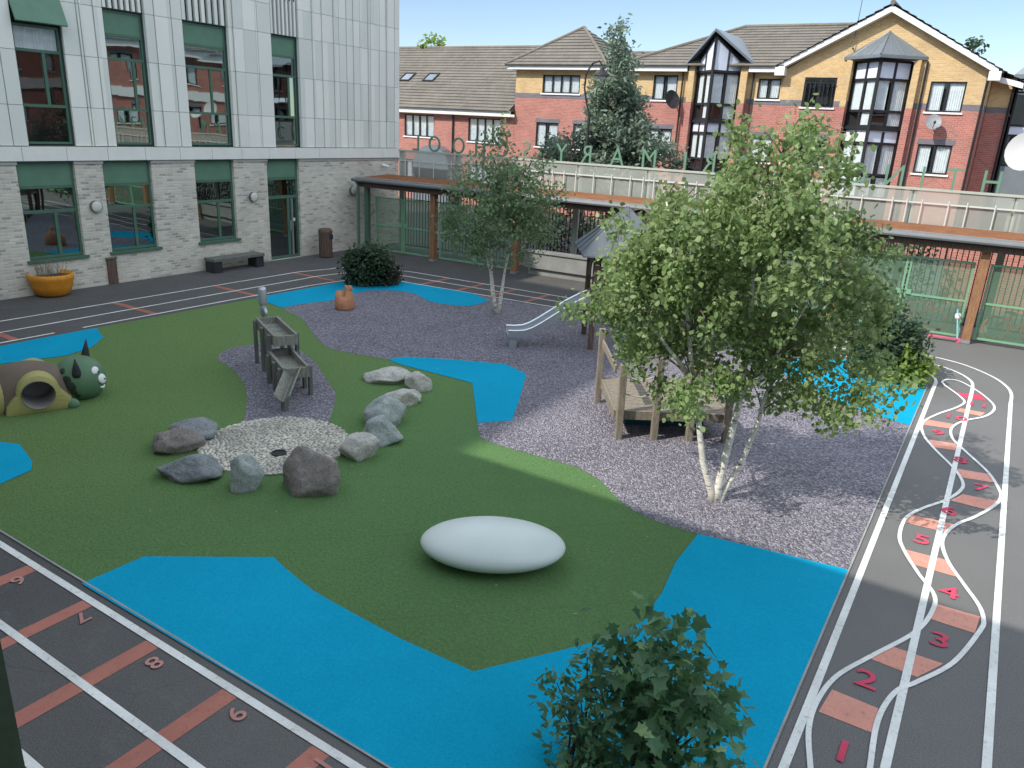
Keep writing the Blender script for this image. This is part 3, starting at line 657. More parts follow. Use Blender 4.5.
def gate(x0, x1, latch, label, src=None):
    t = thing('mesh_gate', label, 'gate', FL(x0, .14), 'green mesh gate leaves under the canopy')
    m = MB(); w_ = x1-x0; z0, z1 = .1, 1.97
    def gb(a, b, c, d): fbox(m, x0+a, x0+b, .12, .16, c, d)
    gb(0, .05, z0, z1); gb(w_-.05, w_, z0, z1); gb(.05, w_-.05, z1-.05, z1); gb(.05, w_-.05, z0, z0+.05); gb(.05, w_-.05, .98, 1.03)
    m.build('frame', GATE_G, t)
    m = MB(); m.quad(FL(x0+.05,.14,z0+.05), FL(x1-.05,.14,z0+.05), FL(x1-.05,.14,z1-.05), FL(x0+.05,.14,z1-.05)); m.build('mesh', MESH_G, t)
    m = MB(); a = (w_-.16, w_-.02) if latch else (.02, .16); fbox(m, x0+a[0], x0+a[1], .1, .118, 1.0, 1.13); m.build('latch', GATE_G, t)
    return t
B = [-19.2]+POSTS+[4.6]
wh = ['end bay against the brick wall', 'second bay from the brick wall', 'bay behind the far birch', 'bay behind the slide tower', 'bay hidden behind the big birch', 'bay just left of the scooter post', 'bay right of the scooter post', 'outermost bay at the right']
for i, (a, b) in enumerate(zip(B, B[1:])):
    mid = (a+b)/2
    if i in (2, 3): continue
    gate(a+.16, mid-.02, True, 'left green mesh gate leaf in the '+wh[i]); gate(mid+.02, b-.16, False, 'right green mesh gate leaf in the '+wh[i])

fence = thing('boundary_fence', 'tall pale fence with frosted mesh upper panels above the canopy roof', 'fence', FL(-8, 1.55))
BP = [-18.98, -16.55, -14.2, -11.9, -9.55, -7.1, -4.65, -2.2, .1, 2.4, 4.8]
for x in BP:
    m = MB(); fbox(m, x-.09, x+.09, 1.56, 1.68, 0, 3.52); m.build('post', BAL_P, fence)
for a, b in zip(BP, BP[1:]):
    m = MB(); m.quad(FL(a+.02,1.5,2.5), FL(b-.02,1.5,2.5), FL(b-.02,1.5,3.55), FL(a+.02,1.5,3.55)); m.build('mesh_panel', BAL_M, fence)
    m = MB(); x = a+.15
    while x < b-.1: fbox(m, x-.012, x+.012, 1.6, 1.63, .1, 2.45); x += .13
    fbox(m, a+.09, b-.09, 1.59, 1.64, .12, .17); fbox(m, a+.09, b-.09, 1.59, 1.64, 2.3, 2.35)
    m.build('bar_panel', CHAR, fence)
m = MB(); fbox(m, -19.05, 5, 1.47, 1.54, 3.5, 3.56); m.build('top_rail', BAL_P, fence)
m = MB(); fbox(m, -19.0, 5, 1.44, 1.465, 3.17, 3.21)
rb = random.Random(3); x = -18.7
while x < 4.9: fbox(m, x-.013, x+.013, 1.41, 1.435, 2.62, 3.28); x += rb.choice([.35, .62, .75, .42])
m.build('white_bars', RAILW, fence)
sign = thing('school_sign', 'row of green cut-out letters along the fence top, seen back to front', 'sign', FL(-8, 1.5, 3.56))
for ch, x in zip('LOOHCSYRAMIRPELAGNITHG', [-18.3,-17.49,-16.48,-15.6,-14.7,-13.8,-12.52,-11.65,-10.59,-9.55,-8.42,-7.7,-6.8,-5.9,-5.1,-4.4,-3.62,-2.73,-2.06,-1.34,-.5,.55]):
    me = text_mesh(ch, .72, .02, -.004); zs = [v.co.y for v in me.vertices]; xs_ = [v.co.x for v in me.vertices]
    z0 = min(zs); cx = (min(xs_)+max(xs_))/2; m = MB(); k = .54/(max(zs)-z0)
    m.v = [FL(x-(v.co.x-cx)*k*.86, 1.5+v.co.z, 3.555+(v.co.y-z0)*k) for v in me.vertices]; m.f = [tuple(reversed(p.vertices)) for p in me.polygons]
    m.build('letter', SIGN_G, sign)

# bicycles and a scooter parked behind the mesh
def bicycle(x, label, mat, rot):
    t = thing('bicycle', label, 'bicycle', FL(x, .95), 'bicycles parked behind the mesh gates')
    c, s = math.cos(rot), math.sin(rot)
    def P(u, z, v=0): return FL(x, .95, z) + FE*(u*c-v*s) + FN*(u*s+v*c)
    for u in (-.42, .42):
        m = MB(); m.tube([P(u+.29*math.cos(a*math.pi/10), .31+.29*math.sin(a*math.pi/10)) for a in range(21)], .028, 6, False); wv = m.build('wheel', mat, t)
        m = MB()
        for a in range(6): m.tube([P(u, .31), P(u+.27*math.cos(a*math.pi/3), .31+.27*math.sin(a*math.pi/3))], .005, 4)
        m.build('spokes', GALV, wv)
    m = MB(); bb, seat, head = P(-.02, .3), P(-.16, .68), P(.3, .72)
    for a, b in ((bb, seat), (bb, head), (seat, head), (P(-.42,.31), bb), (P(-.42,.31), seat), (P(.42,.31), P(.27,.84))): m.tube([a, b], .018, 6)
    m.build('frame', mat, t)
    m = MB(); m.tube([P(.27,.84,-.24), P(.25,.88,-.1), P(.25,.88,.1), P(.27,.84,.24)], .015, 6); m.build('handlebar', CHAR, t)
    m = MB(); m.ball(P(-.18,.74), .13, .07, .035, 10, 6); m.build('saddle', CHAR, t, True)
PINKM = plain('pink_enamel', (.62, .12, .2), .4); REDM = plain('red_enamel', (.5, .06, .05), .4); TQ = plain('turquoise_enamel', (.25, .55, .6), .4)
bicycle(-2.75, 'pink child bicycle behind the left mesh gate of the scooter bay', PINKM, .2)
bicycle(-1.5, 'red child bicycle behind the right mesh gate of the scooter bay', REDM, -.25)
bicycle(.75, 'red bicycle nearest the scooter post, in the bay on its right', REDM, .1)
bicycle(1.75, 'pink bicycle at the far right edge behind the mesh', PINKM, -.15)
t = thing('scooter', 'pink and turquoise child scooter standing at the foot of the orange post', 'scooter', FL(-.75, -.12))
def Sx(u, z, v=0): return FL(-.75, -.12, z) + FE*u + FN*v
m = MB(); m.beam(Sx(-.28,.09), Sx(.26,.09), .11, .025); m.build('deck', PINKM, t)
for u in (-.32, .3):
    m = MB(); m.tube([Sx(u,.06,-.02), Sx(u,.06,.02)], .06, 12); m.build('wheel', PINKM, t)
m = MB(); m.tube([Sx(.27,.1), Sx(.14,.78)], .02, 8); m.build('stem', TQ, t)
m = MB(); m.tube([Sx(.14,.78,-.2), Sx(.14,.78,.2)], .018, 8); m.build('handlebar', TQ, t)
m = MB(); m.box(-.0,.0,0,0,0,0) if False else m.ball(Sx(.17,.66), .07, .05, .09, 10, 8); m.build('basket', WHITE_P, t, True)
t = thing('low_wall', 'low grey concrete wall beyond the gates behind the far birch', 'wall', FL(-9, .9))
m = MB(); fbox(m, -13.0, -6.9, .3, .6, .22, .72); fbox(m, -13.05, -6.85, .25, .65, .722, .78); fbox(m, -12.9, -7, .4, .6, 0, .218); m.build('wall_body', plain('concrete', (.22, .22, .21), .85, .2), t)

# ------------------------------------------------------------------ brick houses across the street
PH = plane((0, 38, 0), (1, 0, 0), (0, -1, 0))
def courses(mb, a, b, c, d, n, up=.045):
    a, b, c, d = map(Vector, (a, b, c, d)); nr = (b-a).cross(d-a).normalized()
    if nr.z < 0: nr = -nr
    for i in range(n):
        t0, t1 = i/n, (i+1)/n
        p, q, r, s = a.lerp(d, t0), b.lerp(c, t0), b.lerp(c, t1), a.lerp(d, t1)
        mb.quad(p+nr*up, q+nr*up, r+nr*.004, s+nr*.004); mb.quad(p, q, q+nr*up, p+nr*up)
def win(root, u0, u1, w0, w1, cols, lintel=True, cur=True, label=None, P=PH):
    k = [(w0+.03, w1-.03, u0+.05, u0+(u1-u0)*.38), (w0+.03, w1-.03, u0+(u1-u0)*.55, u1-.05)] if len(cols) < 2 else [(w0+.03, w1-.03, u0+.05, u1-.05)]
    return window(root, P, u0, u1, [(w0, w1, cols, 'g')], BLACKF, GLASS_F, .065, -.07, curtains=k if cur else [], sill=WHITE_P, lintel=BRK_GRY if lintel else None, label=label)
def interior(root, x0, x1, z1, y=38.6):
    m = MB(); m.quad((x0, y, .2), (x1, y, .2), (x1, y, z1), (x0, y, z1)); m.build('interior', INSIDE, root)
def sides(mb, x0, x1, z0, z1, y0=38, y1=46, left=True, right=True):
    if left: mb.quad((x0,y0,z0), (x0,y1,z0), (x0,y1,z1), (x0,y0,z1))
    if right: mb.quad((x1,y0,z0), (x1,y1,z0), (x1,y1,z1), (x1,y0,z1))
def pipe(root, x, z1, y=37.93):
    m = MB(); m.tube([(x, y, 0), (x, y, z1)], .045, 8); m.build('downpipe', BLACKF, root)

# low house
hA = thing('low_brick_house', 'low red brick house with long tiled roof and two skylights, beside the clad wing', 'house', (-31, 42, 0))
wA = [(-32.28, -29.98, 3.65, 4.9), (-27.48, -25.2, 3.58, 4.87), (-32.2, -30.2, 1.0, 2.3), (-27.4, -25.4, 1.0, 2.3)]
m = MB(); pierced(m, PH, -44, -24.36, -.05, 5.0, wA); m.build('wall', BRK_RED, hA)
for i, q in enumerate(wA): win(hA, *q, [.25, .5, .75], lintel=False)
interior(hA, -44, -24.4, 5)
m = MB(); m.box(-44, -24.37, 37.62, 37.66, 5.02, 5.30); m.build('fascia', WHITE_P, hA)
m = MB(); m.box(-44, -24.37, 37.661, 38.0, 5.02, 5.04); m.build('soffit', WHITE_P, hA)
m = MB(); courses(m, (-44,37.5,5.28), (-24.4,37.5,5.28), (-24.4,43.2,9.12), (-44,43.2,9.12), 22); m.quad((-44,48.9,5.28), (-24.4,48.9,5.28), (-24.4,43.2,9.12), (-44,43.2,9.12)); m.quad((-24.4,37.6,5.28), (-24.4,48.9,5.28), (-24.4,43.2,9.12))
rA = m.build('roof', TILE, hA)
m = MB(); m.tube([(-44,43.2,9.13), (-24.4,43.2,9.13)], .1, 8); m.build('ridge', TILE2, rA)
for x in (-33.9, -32.0):
    z = 5.28+(40.2-37.5)*.674
    m = MB(); n_ = Vector((0, -.559, .829)); s_ = Vector((0, .829, .559)); c = Vector((x, 40.2, z))
    def sk(a, b, d): return c + Vector((1,0,0))*a + s_*b + n_*d
    for a0, a1, b0, b1 in ((-.42,.42,-.45,-.37),(-.42,.42,.37,.45),(-.42,-.34,-.37,.37),(.34,.42,-.37,.37)):
        m.hexa([sk(a0,b0,0), sk(a1,b0,0), sk(a1,b1,0), sk(a0,b1,0), sk(a0,b0,.1), sk(a1,b0,.1), sk(a1,b1,.1), sk(a0,b1,.1)])
    k = m.build('skylight', CHAR, rA); m = MB(); m.quad(sk(-.34,-.37,.07), sk(.34,-.37,.07), sk(.34,.37,.07), sk(-.34,.37,.07)); m.build('pane', glass('skylight_glass', (.1,.12,.14), (.9,.95,1), .35), k)
pipe(hA, -28.55, 5.0)
m = MB(); m.tube([(-29.6, 37.2, 1.9), (-29.6, 37.98, 1.9)], 1.35, 20); m.box(-30.95, -28.25, 37.2, 37.97, 0, 1.9); m.build('porch', ZINC, hA)

# hipped house
hB = thing('hipped_brick_house', 'red and yellow brick house with a steep hipped roof, left of the dark conifer', 'house', (-21.6, 41, 0))
wB = [(-22.65, -20.38, 6.3, 7.22), (-22.9, -21.5, 3.55, 4.8), (-20.6, -19.4, 3.55, 4.8)]
def banded(root, x0, x1, holes, zt, P=PH, y1=46, left=True, right=True, y0=38):
    m = MB(); pierced(m, P, x0, x1, -.05, 6.05, holes); sides(m, x0, x1, -.05, 6.05, y0, y1, left, right); m.build('wall', BRK_RED, root)
    m = MB(); pierced(m, P, x0, x1, 6.05, 6.28, holes, d=.008); sides(m, x0-.002, x1+.002, 6.05, 6.28, y0, y1, left, right); m.build('wall_band', BRK_GRY, root)
    m = MB(); pierced(m, P, x0, x1, 6.28, zt, holes); sides(m, x0, x1, 6.28, zt, y0, y1, left, right); m.build('upper_wall', BRK_YEL, root)
banded(hB, -24.35, -18.9, wB, 7.45)
win(hB, *wB[0], [.25, .5, .75], lintel=False); win(hB, *wB[1], [.5]); win(hB, *wB[2], [.5])
interior(hB, -24.3, -18.95, 7.4)
m = MB(); m.box(-24.72, -18.62, 37.62, 37.66, 7.45, 7.67); m.box(-24.72, -24.68, 37.661, 43.6, 7.45, 7.67); m.box(-24.68, -18.62, 37.661, 37.99, 7.45, 7.47); m.build('fascia', WHITE_P, hB)
m = MB(); ap = (-21.75, 40.6, 9.80); e = [(-24.8,37.5,7.66), (-18.6,37.5,7.66), (-18.6,43.7,7.66), (-24.8,43.7,7.66)]
for i in range(4): courses(m, e[i], e[(i+1) % 4], ap, ap, 12)
rB = m.build('roof', TILE, hB)
m = MB()
for q in e[:2]: m.tube([Vector(q)+Vector((0,0,.03)), Vector(ap)+Vector((0,0,.03))], .09, 8)
m.build('hip_tiles', TILE2, rB)

# V shaped bays
def bay(root, xl, xm, xr, rows, yproj=1.0):
    for a, b in (((xl, 38.0), (xm, 38-yproj)), ((xm, 38-yproj), (xr, 38.0))):
        L = math.hypot(b[0]-a[0], b[1]-a[1]); ud = ((b[0]-a[0])/L, (b[1]-a[1])/L, 0); nd = (ud[1], -ud[0], 0)
        Pb = plane((a[0], a[1], 0), ud, nd)
        cur = [(r[0]+.02, r[1]-.02, .07, L*.42) for r in rows if r[1]-r[0] > .9 and r[3] == 'g'] + [(r[0]+.02, r[1]-.02, L*.56, L-.07) for r in rows if r[1]-r[0] > .45 and r[3] == 'g']
        o = window(root, Pb, 0.02, L-.02, rows, BLACKF, GLASS_F, .085, -.05, 'bay_window', curtains=cur)
        m = MB(); pbox(m, Pb, 0, L, 5.14, 5.26, -.04, .07); m.build('ledge', BLACKF, o)
    m = MB(); m.quad((xl,38.02,0), (xr,38.02,0), (xr,38.02,7.9), (xl,38.02,7.9)); m.build('interior', INSIDE, root)
    m = MB(); m.box(xm-.06, xm+.06, 38-yproj-.05, 38-yproj+.06, 0, 7.95); m.build('corner_post', BLACKF, root)

# middle house with the glazed gabled bay
hC = thing('middle_brick_house', 'red and yellow brick house with a gabled black glazed bay, right of the conifer', 'house', (-14, 41, 0))
wC = [(-16.27, -15.0, 6.12, 7.27), (-16.27, -15.03, 3.55, 4.78), (-11.08, -10.05, 6.29, 7.17), (-11.08, -10.05, 3.5, 4.65), (-14.1, -11.9, .1, 7.84)]
banded(hC, -18.85, -9.96, wC, 7.42, right=False)
for q, l in zip(wC[:4], (0, 1, 0, 1)): win(hC, *q, [.5], lintel=bool(l))
interior(hC, -18.8, -9.97, 7.4)
m = MB()
for a, b in ((-17.9, -14.45), (-11.5, -9.97)): m.box(a, b, 37.62, 37.66, 7.42, 7.66); m.box(a, b, 37.661, 37.99, 7.42, 7.44)
m.build('fascia', WHITE_P, hC)
m = MB(); courses(m, (-18.1,37.5,7.66), (-9.9,37.5,7.66), (-7.5,42.4,9.88), (-13.4,42.4,9.88), 14); courses(m, (-18.1,47.3,7.66), (-18.1,37.5,7.66), (-13.4,42.4,9.88), (-13.4,42.4,9.88), 14)
courses(m, (-21.5,39.6,7.6), (-14.5,39.6,7.6), (-14.5,42.2,8.78), (-21.5,42.2,8.78), 8)
m.quad((-18.1,47.3,7.66), (-7.5,47.3,7.66), (-7.5,42.4,9.88), (-13.4,42.4,9.88))
rC = m.build('roof', TILE, hC)
m = MB(); m.tube([(-18.1,37.5,7.7), (-13.4,42.4,9.92), (-7.5,42.4,9.92)], .09, 8); m.build('ridge', TILE2, rC)
bay(hC, -14.05, -12.98, -11.92, [(3.0, 3.4, [.5], 'g'), (3.5, 4.68, [.5], 'g'), (4.68, 5.2, [.5], 'f'), (5.3, 5.98, [.5], 'g'), (5.98, 7.38, [.5], 'g')])
# glazed gable over the bay
m = MB(); fz = MB(); fm = MB()
for (ax, ay), (bx, by), z0, z1 in (((-14.05, 38), (-12.98, 37), 7.86, 8.9), ((-12.98, 37), (-11.92, 38), 8.9, 7.86)):
    for t0, t1 in ((0.05, .47), (.53, .95)):
        def q(t, z): return Vector((ax+(bx-ax)*t, ay+(by-ay)*t, z))
        zt = lambda t: z0+(z1-z0)*t-.08
        fz.quad(q(t0, 7.46), q(t1, 7.46), q(t1, zt(t1)), q(t0, zt(t0)))
    for t in (0.02, .5, .98): fm.beam(q(t, 7.38), q(t, zt(t)+.05), .08, .08)
    fm.beam(q(0, 7.4), q(1, 7.4), .09, .09); fm.beam(q(0, z0-.04), q(1, z1-.04), .09, .09)
o = fm.build('gable_frame', BLACKF, hC); fz.build('pane', PALE_PANE, o)
m = MB()
for xs_, xe in ((-14.6, -12.98), (-11.36, -12.98)):
    m.hexa([(xs_, 37.75, 7.72), (xe, 36.75, 9.06), (xe, 41.2, 9.06), (xs_, 38.6, 7.72), (xs_, 37.75, 7.84), (xe, 36.75, 9.18), (xe, 41.2, 9.18), (xs_, 38.6, 7.84)])
m.build('bay_roof', ZINC, hC)
for x0, x1 in ((-14.38, -14.1), (-11.87, -11.55)):
    m = MB(); m.box(x0, x1, 37.7, 37.995, 0, 6.05); m.build('pier', BRK_RED, hC); m = MB(); m.box(x0, x1, 37.7, 37.995, 6.055, 7.75); m.build('upper_pier', BRK_YEL, hC)
pipe(hC, -14.72, 7.4, 37.88); pipe(hC, -11.3, 7.4, 37.88)

# gabled house
hD = thing('gabled_brick_house', 'large red and yellow brick gable with white bargeboards and a zinc roofed bay', 'house', (-5.9, 42, 0))
wD = [(-9.0, -7.63, 6.0, 7.24), (-9.0, -7.65, 3.5, 4.68), (-3.94, -2.62, 5.96, 7.14), (-3.94, -2.64, 3.49, 4.67), (-7.05, -4.72, .1, 7.9)]
PD = plane((0, 37.9, 0), (1, 0, 0), (0, -1, 0))
banded(hD, -9.95, -1.86, wD, 7.5, P=PD, y0=37.9)
m = MB(); m.quad((-9.95,37.9,7.5), (-7.05,37.9,7.5), (-7.05,37.9,9.25), (-9.95,37.9,7.52)); m.quad((-7.05,37.9,7.9), (-4.72,37.9,7.9), (-4.72,37.9,9.3), (-5.9,37.9,9.93), (-7.05,37.9,9.25)); m.quad((-4.72,37.9,7.5), (-1.86,37.9,7.5), (-1.86,37.9,7.6), (-4.72,37.9,9.3)); m.build('gable_wall', BRK_YEL, hD)
for q, l in zip(wD[:4], (0, 1, 0, 1)): win(hD, *q, [.5], lintel=bool(l), P=PD, cur=q[0] > -8)
m = MB()
for k in range(7): m.box(-8.9+.19*k, -8.87+.19*k, 37.78, 37.8, 6.02, 7.0)
m.box(-8.98, -7.65, 37.77, 37.8, 6.98, 7.02); m.build('window_guard', BLACKF, hD)
interior(hD, -9.9, -1.9, 7.4)
apx = (-5.9, 9.98)
for s_, xe, ze in ((-1, -10.15, 7.52), (1, -1.62, 7.42)):
    m = MB(); m.hexa([(xe,37.5,ze-.02), (apx[0],37.5,apx[1]-.22), (apx[0],37.56,apx[1]-.22), (xe,37.56,ze-.02), (xe,37.5,ze+.2), (apx[0],37.5,apx[1]+.02), (apx[0],37.56,apx[1]+.02), (xe,37.56,ze+.2)])
    m.hexa([(xe,37.561,ze-.02), (apx[0],37.561,apx[1]-.22), (apx[0],37.9,apx[1]-.22), (xe,37.9,ze-.02), (xe,37.561,ze), (apx[0],37.561,apx[1]-.2), (apx[0],37.9,apx[1]-.2), (xe,37.9,ze)])
    m.box(xe-.12 if s_ < 0 else xe-.3, xe+.3 if s_ < 0 else xe+.12, 37.47, 37.9, ze-.24, ze+.1)
    m.build('bargeboard', WHITE_P, hD)
m = MB(); courses(m, (-10.25,48,7.66), (-10.25,37.42,7.66), (-5.9,37.42,10.06), (-5.9,48,10.06), 14); courses(m, (-1.5,37.42,7.56), (-1.5,48,7.56), (-5.9,48,10.06), (-5.9,37.42,10.06), 14)
rD = m.build('roof', TILE2, hD)
m = MB(); m.tube([(-5.9,37.42,10.1), (-5.9,48,10.1)], .1, 8); m.build('ridge', TILE, rD)
bay(hD, -7.03, -5.87, -4.72, [(2.3, 3.2, [.5], 'g'), (3.3, 4.6, [.5], 'g'), (4.6, 5.12, [.5], 'f'), (5.28, 5.9, [.5], 'g'), (5.9, 7.15, [.5], 'g'), (7.15, 7.9, [.5], 'f')])
m = MB(); b_ = [(-7.5, 37.88), (-5.87, 36.6), (-4.22, 37.88)]
for i in range(2):
    (x0, y0), (x1, y1) = b_[i], b_[i+1]; m.quad((x0,y0,7.95), (x1,y1,7.95), (x1,y1,8.07), (x0,y0,8.07)); m.quad((x0,y0,8.07), (x1,y1,8.07), (-5.87,37.88,9.06))
    for k in range(1, 4):
        t = k/4; p = Vector((x0+(x1-x0)*t, y0+(y1-y0)*t, 8.08)); m.tube([p, p.lerp(Vector((-5.87,37.88,9.07)), .97)], .02, 5)
m.quad(*[(x, y, 7.95) for x, y in b_])
m.tube([(b_[1][0], b_[1][1], 8.08), (-5.87,37.88,9.07)], .035, 6)
m.build('bay_roof', ZINC, hD)
for x0, x1 in ((-7.32, -7.08), (-4.68, -4.42)):
    m = MB(); m.box(x0, x1, 37.65, 37.895, 0, 6.05); m.build('pier', BRK_RED, hD); m = MB(); m.box(x0, x1, 37.65, 37.895, 6.055, 7.93); m.build('upper_pier', BRK_YEL, hD)
pipe(hD, -1.93, 7.4, 37.82); pipe(hD, -4.2, 7.9, 37.8)
# set-back side bay of the gable
PR = plane((0, 39.6, 0), (1, 0, 0), (0, -1, 0))
banded(hD, -1.84, -.98, [], 7.4, P=PR, y0=39.6, left=False)
m = MB(); m.hexa([(-1.84,39.2,7.3), (-.7,39.2,7.0), (-.7,39.26,7.0), (-1.84,39.26,7.3), (-1.84,39.2,7.5), (-.7,39.2,7.22), (-.7,39.26,7.22), (-1.84,39.26,7.5)]); m.build('bargeboard', WHITE_P, hD)
m = MB(); courses(m, (-.6,39.1,7.2), (-.6,48,7.2), (-1.9,48,7.85), (-1.9,39.1,7.85), 5); m.build('side_roof', TILE2, hD)
pipe(hD, -1.02, 7.2, 39.5)

# dark glazed building at the right edge
hE = thing('glazed_building', 'dark glazed building with a zinc roof at the right edge beyond the gable', 'building', (2, 42, 0))
PE = plane((0, 40, 0), (1, 0, 0), (0, -1, 0))
m = MB(); m.box(-.9, 6, 40.05, 46, 0, 7.6); m.build('wall', CHAR, hE)
rows = [(.1, 2.0, [.2,.4,.6,.8], 'g'), (2.0, 4.0, [.2,.4,.6,.8], 'p'), (4.0, 5.2, [.1,.2,.3,.4,.5,.6,.7,.8,.9], 'g'), (5.2, 5.6, [.1,.2,.3,.4,.5,.6,.7,.8,.9], 'f'), (5.6, 6.9, [.1,.2,.3,.4,.5,.6,.7,.8,.9], 'g'), (6.9, 7.5, [.2,.4,.6,.8], 'g')]
window(hE, PE, -.9, 6, rows, BLACKF, glass('dark_glass', (.1,.12,.13), (.9,.95,1), .2), .07, .04, 'curtain_wall', panel=ZINC)
m = MB(); courses(m, (-1.1,39.5,7.55), (6.3,39.5,7.55), (6.3,43,8.9), (-.2,43,8.9), 3, .01); m.quad((-1.1,39.5,7.4), (6.3,39.5,7.4), (6.3,39.5,7.55), (-1.1,39.5,7.55)); m.build('roof', ZINC, hE)

# red terrace opposite the clad wing: only its reflection reaches the picture
hF = thing('brick_terrace', 'red brick terrace facing the clad wing, out of the picture at the right', 'house', (10, 28, 0))
PF = plane((8, 0, 0), (0, 1, 0), (-1, 0, 0))
wF = [(y, y+1.5, z, z+1.3) for y in (19, 22.5, 26, 29.5, 33, 36.5) for z in (1, 3.5, 6.2)]
m = MB(); pierced(m, PF, 17, 39, -.05, 8.0, wF); m.build('wall', BRK_RED, hF)
for q in wF: win(hF, *q, [.5], P=PF)
m = MB(); m.box(7.6, 7.7, 17, 39, 7.9, 8.4); m.build('fascia', WHITE_P, hF); m = MB(); m.box(7.9, 7.99, 17, 39, 5.2, 5.75); m.build('wall_band', WHITE_P, hF)
m = MB(); m.quad((8.6,17,.2), (8.6,39,.2), (8.6,39,7.9), (8.6,17,7.9)); m.build('interior', INSIDE, hF)
m = MB(); courses(m, (7.4,39,8.4), (7.4,17,8.4), (12,17,11.5), (12,39,11.5), 14); m.build('roof', TILE, hF)

# dishes, aerial, lamp post
def dish(c, r, aim, wall, label, mat):
    t = thing('satellite_dish', label, 'dish', wall); c = Vector(c); a = Vector(aim).normalized()
    u = a.cross(Vector((0,0,1))).normalized(); v = u.cross(a); m = MB(); n = 20; k0 = len(m.v)
    for i in range(5):
        rr = r*i/4
        for k in range(n):
            an = 2*math.pi*k/n; m.v.append(c + (u*math.cos(an)+v*math.sin(an)*1.08)*rr + a*(rr*rr/r*.28 - .05))
    for i in range(4):
        for k in range(n): m.f.append((k0+i*n+k, k0+i*n+(k+1) % n, k0+(i+1)*n+(k+1) % n, k0+(i+1)*n+k))
    m.build('reflector', mat, t, True)
    m = MB(); m.tube([Vector(wall), Vector(wall)*.4+c*.6+Vector((0,0,-.12)), c-a*.06], .028, 6); m.build('bracket', CHAR, t)
    if r > .5: return
    m = MB(); m.tube([c-v*r*.9, c+a*r*.9-v*.15], .014, 5); m.ball(c+a*r*.9-v*.13, .05, .05, .07, 8, 6); m.build('feed_arm', CHAR, t)
DISHM = plain('dish_grey', (.26, .27, .28), .5)
dish((-15.0, 37.45, 6.12), .42, (.9, -.55, .35), (-15.0, 37.99, 6.0), 'dark satellite dish on the wall between conifer and glazed bay', CHAR)
dish((-3.5, 37.4, 5.55), .3, (.25, -.9, .4), (-3.5, 37.89, 5.3), 'grey satellite dish between two windows of the yellow gable', DISHM)
dish(tuple(onY(1026, 152, 29.6)), .56, (-.2, -.9, .25), (.25, 29.9, 3.4), 'big pale dish at the right edge in front of the glazed building', plain('dish_pale', (.5,.5,.49), .5, .05))
t = thing('dish_pole', 'slim grey pole carrying the big pale dish at the right edge', 'pole', (.25, 29.9, 0)); m = MB(); m.tube([(.25,29.9,-.05), (.25,29.9,4.3)], .05, 8); m.build('shaft', GUT, t); m = MB(); m.box(.1,.4,29.75,30.05,-.05,0.02); m.build('base_plate', GUT, t)
t = thing('aerial', 'thin whip aerial rising beside the zinc bay roof', 'aerial', (-7.15, 37.8, 8.3)); m = MB(); m.tube([(-7.2,37.75,8.4), (-7.12,37.7,11.5)], .018, 5); m.build('rod', GUT, t); m = MB(); m.tube([(-7.2,37.89,8.4), (-7.2,37.7,8.4)], .03, 6); m.build('bracket', CHAR, t)
t = thing('street_lamp', 'black street lamp with a curled swan neck in front of the conifer', 'lamp', (-14.0, 27, 0))
m = MB(); m.tube([(-14,27,0), (-14,27,.9), (-14,27,.95), (-14,27,5.2)], [.1,.1,.06,.05], 10); m.build('post', CHAR, t)
m = MB(); m.tube([(-14,27,5.1), (-14.12,26.95,5.5), (-14.22,26.9,6.0), (-14.2,26.9,6.5), (-14.0,26.95,6.85), (-13.75,27,6.95), (-13.62,27.03,6.8)], .035, 8); m.build('swan_neck', CHAR, t)
m = MB(); m.lathe([(.03,.36), (.08,.3), (.1,.22), (.26,.1), (.28,.04), (.2,.03)], (-13.62,27.03,6.4)); m.build('shade', CHAR, t); m = MB(); m.ball((-13.62,27.03,6.42), .14, .14, .12, 12, 8); m.build('lens', WHITE_P, t, True)

# ------------------------------------------------------------------ play things
def px_size(p): return (p-EYEP).dot(FW)/F
VH = Vector((FW.x, FW.y, 0)).normalized()     # level sight direction, used only to size measured things
ROT = math.atan2(RT.y, RT.x)
def fit_ball(cx, cy, wpx, hpx, zc, deep=.8):
    c = G(cx, cy, zc); s = px_size(c); rx = wpx*s/2; ry = rx*deep; hh = hpx*s/2
    d = (c-EYEP).normalized(); sn = -d.z; cn = math.sqrt(1-sn*sn)
    rz = math.sqrt(max(hh*hh-(ry*sn)**2, (.45*hh)**2))/cn
    return c, rx, ry, rz
ROCKS = [((195,432,40,26), 'slate', 'small slate grey boulder behind the brown one, left of the pebbles'), ((175,444,48,27), 'brown', 'brownish flat boulder at the far left of the pebble circle'), ((190,470,54,30), 'slate', 'dark slate boulder at the left front of the pebble circle'),
         ((246,479,34,36), 'green', 'upright grey boulder at the front left of the pebble circle'), ((312,477,56,46), 'brown', 'largest brown boulder at the front of the pebble circle'), ((359,450,38,28), 'pale', 'rounded grey boulder touching the right of the pebbles'),
         ((382,434,38,28), 'green', 'low grey boulder leaning against the round green-grey one'), ((383,415,42,29), 'green', 'round green-grey boulder, third back from the pebble circle'), ((404,398,36,20), 'pale', 'flat pale block boulder in the middle of the trail'),
         ((417,384,27,21), 'pale', 'small pale pointed boulder next to the blue patch'), ((388,377,44,17), 'pale', 'low pale slab boulder at the back end of the trail')]
RM = {'slate': m_rock('slate_rock', (.17, .19, .195), (.34, .36, .36)), 'brown': m_rock('brown_rock', (.20, .175, .155), (.36, .325, .30)), 'green': m_rock('green_grey_rock', (.27, .31, .29), (.46, .50, .47)), 'pale': m_rock('pale_rock', (.42, .41, .36), (.64, .62, .56))}
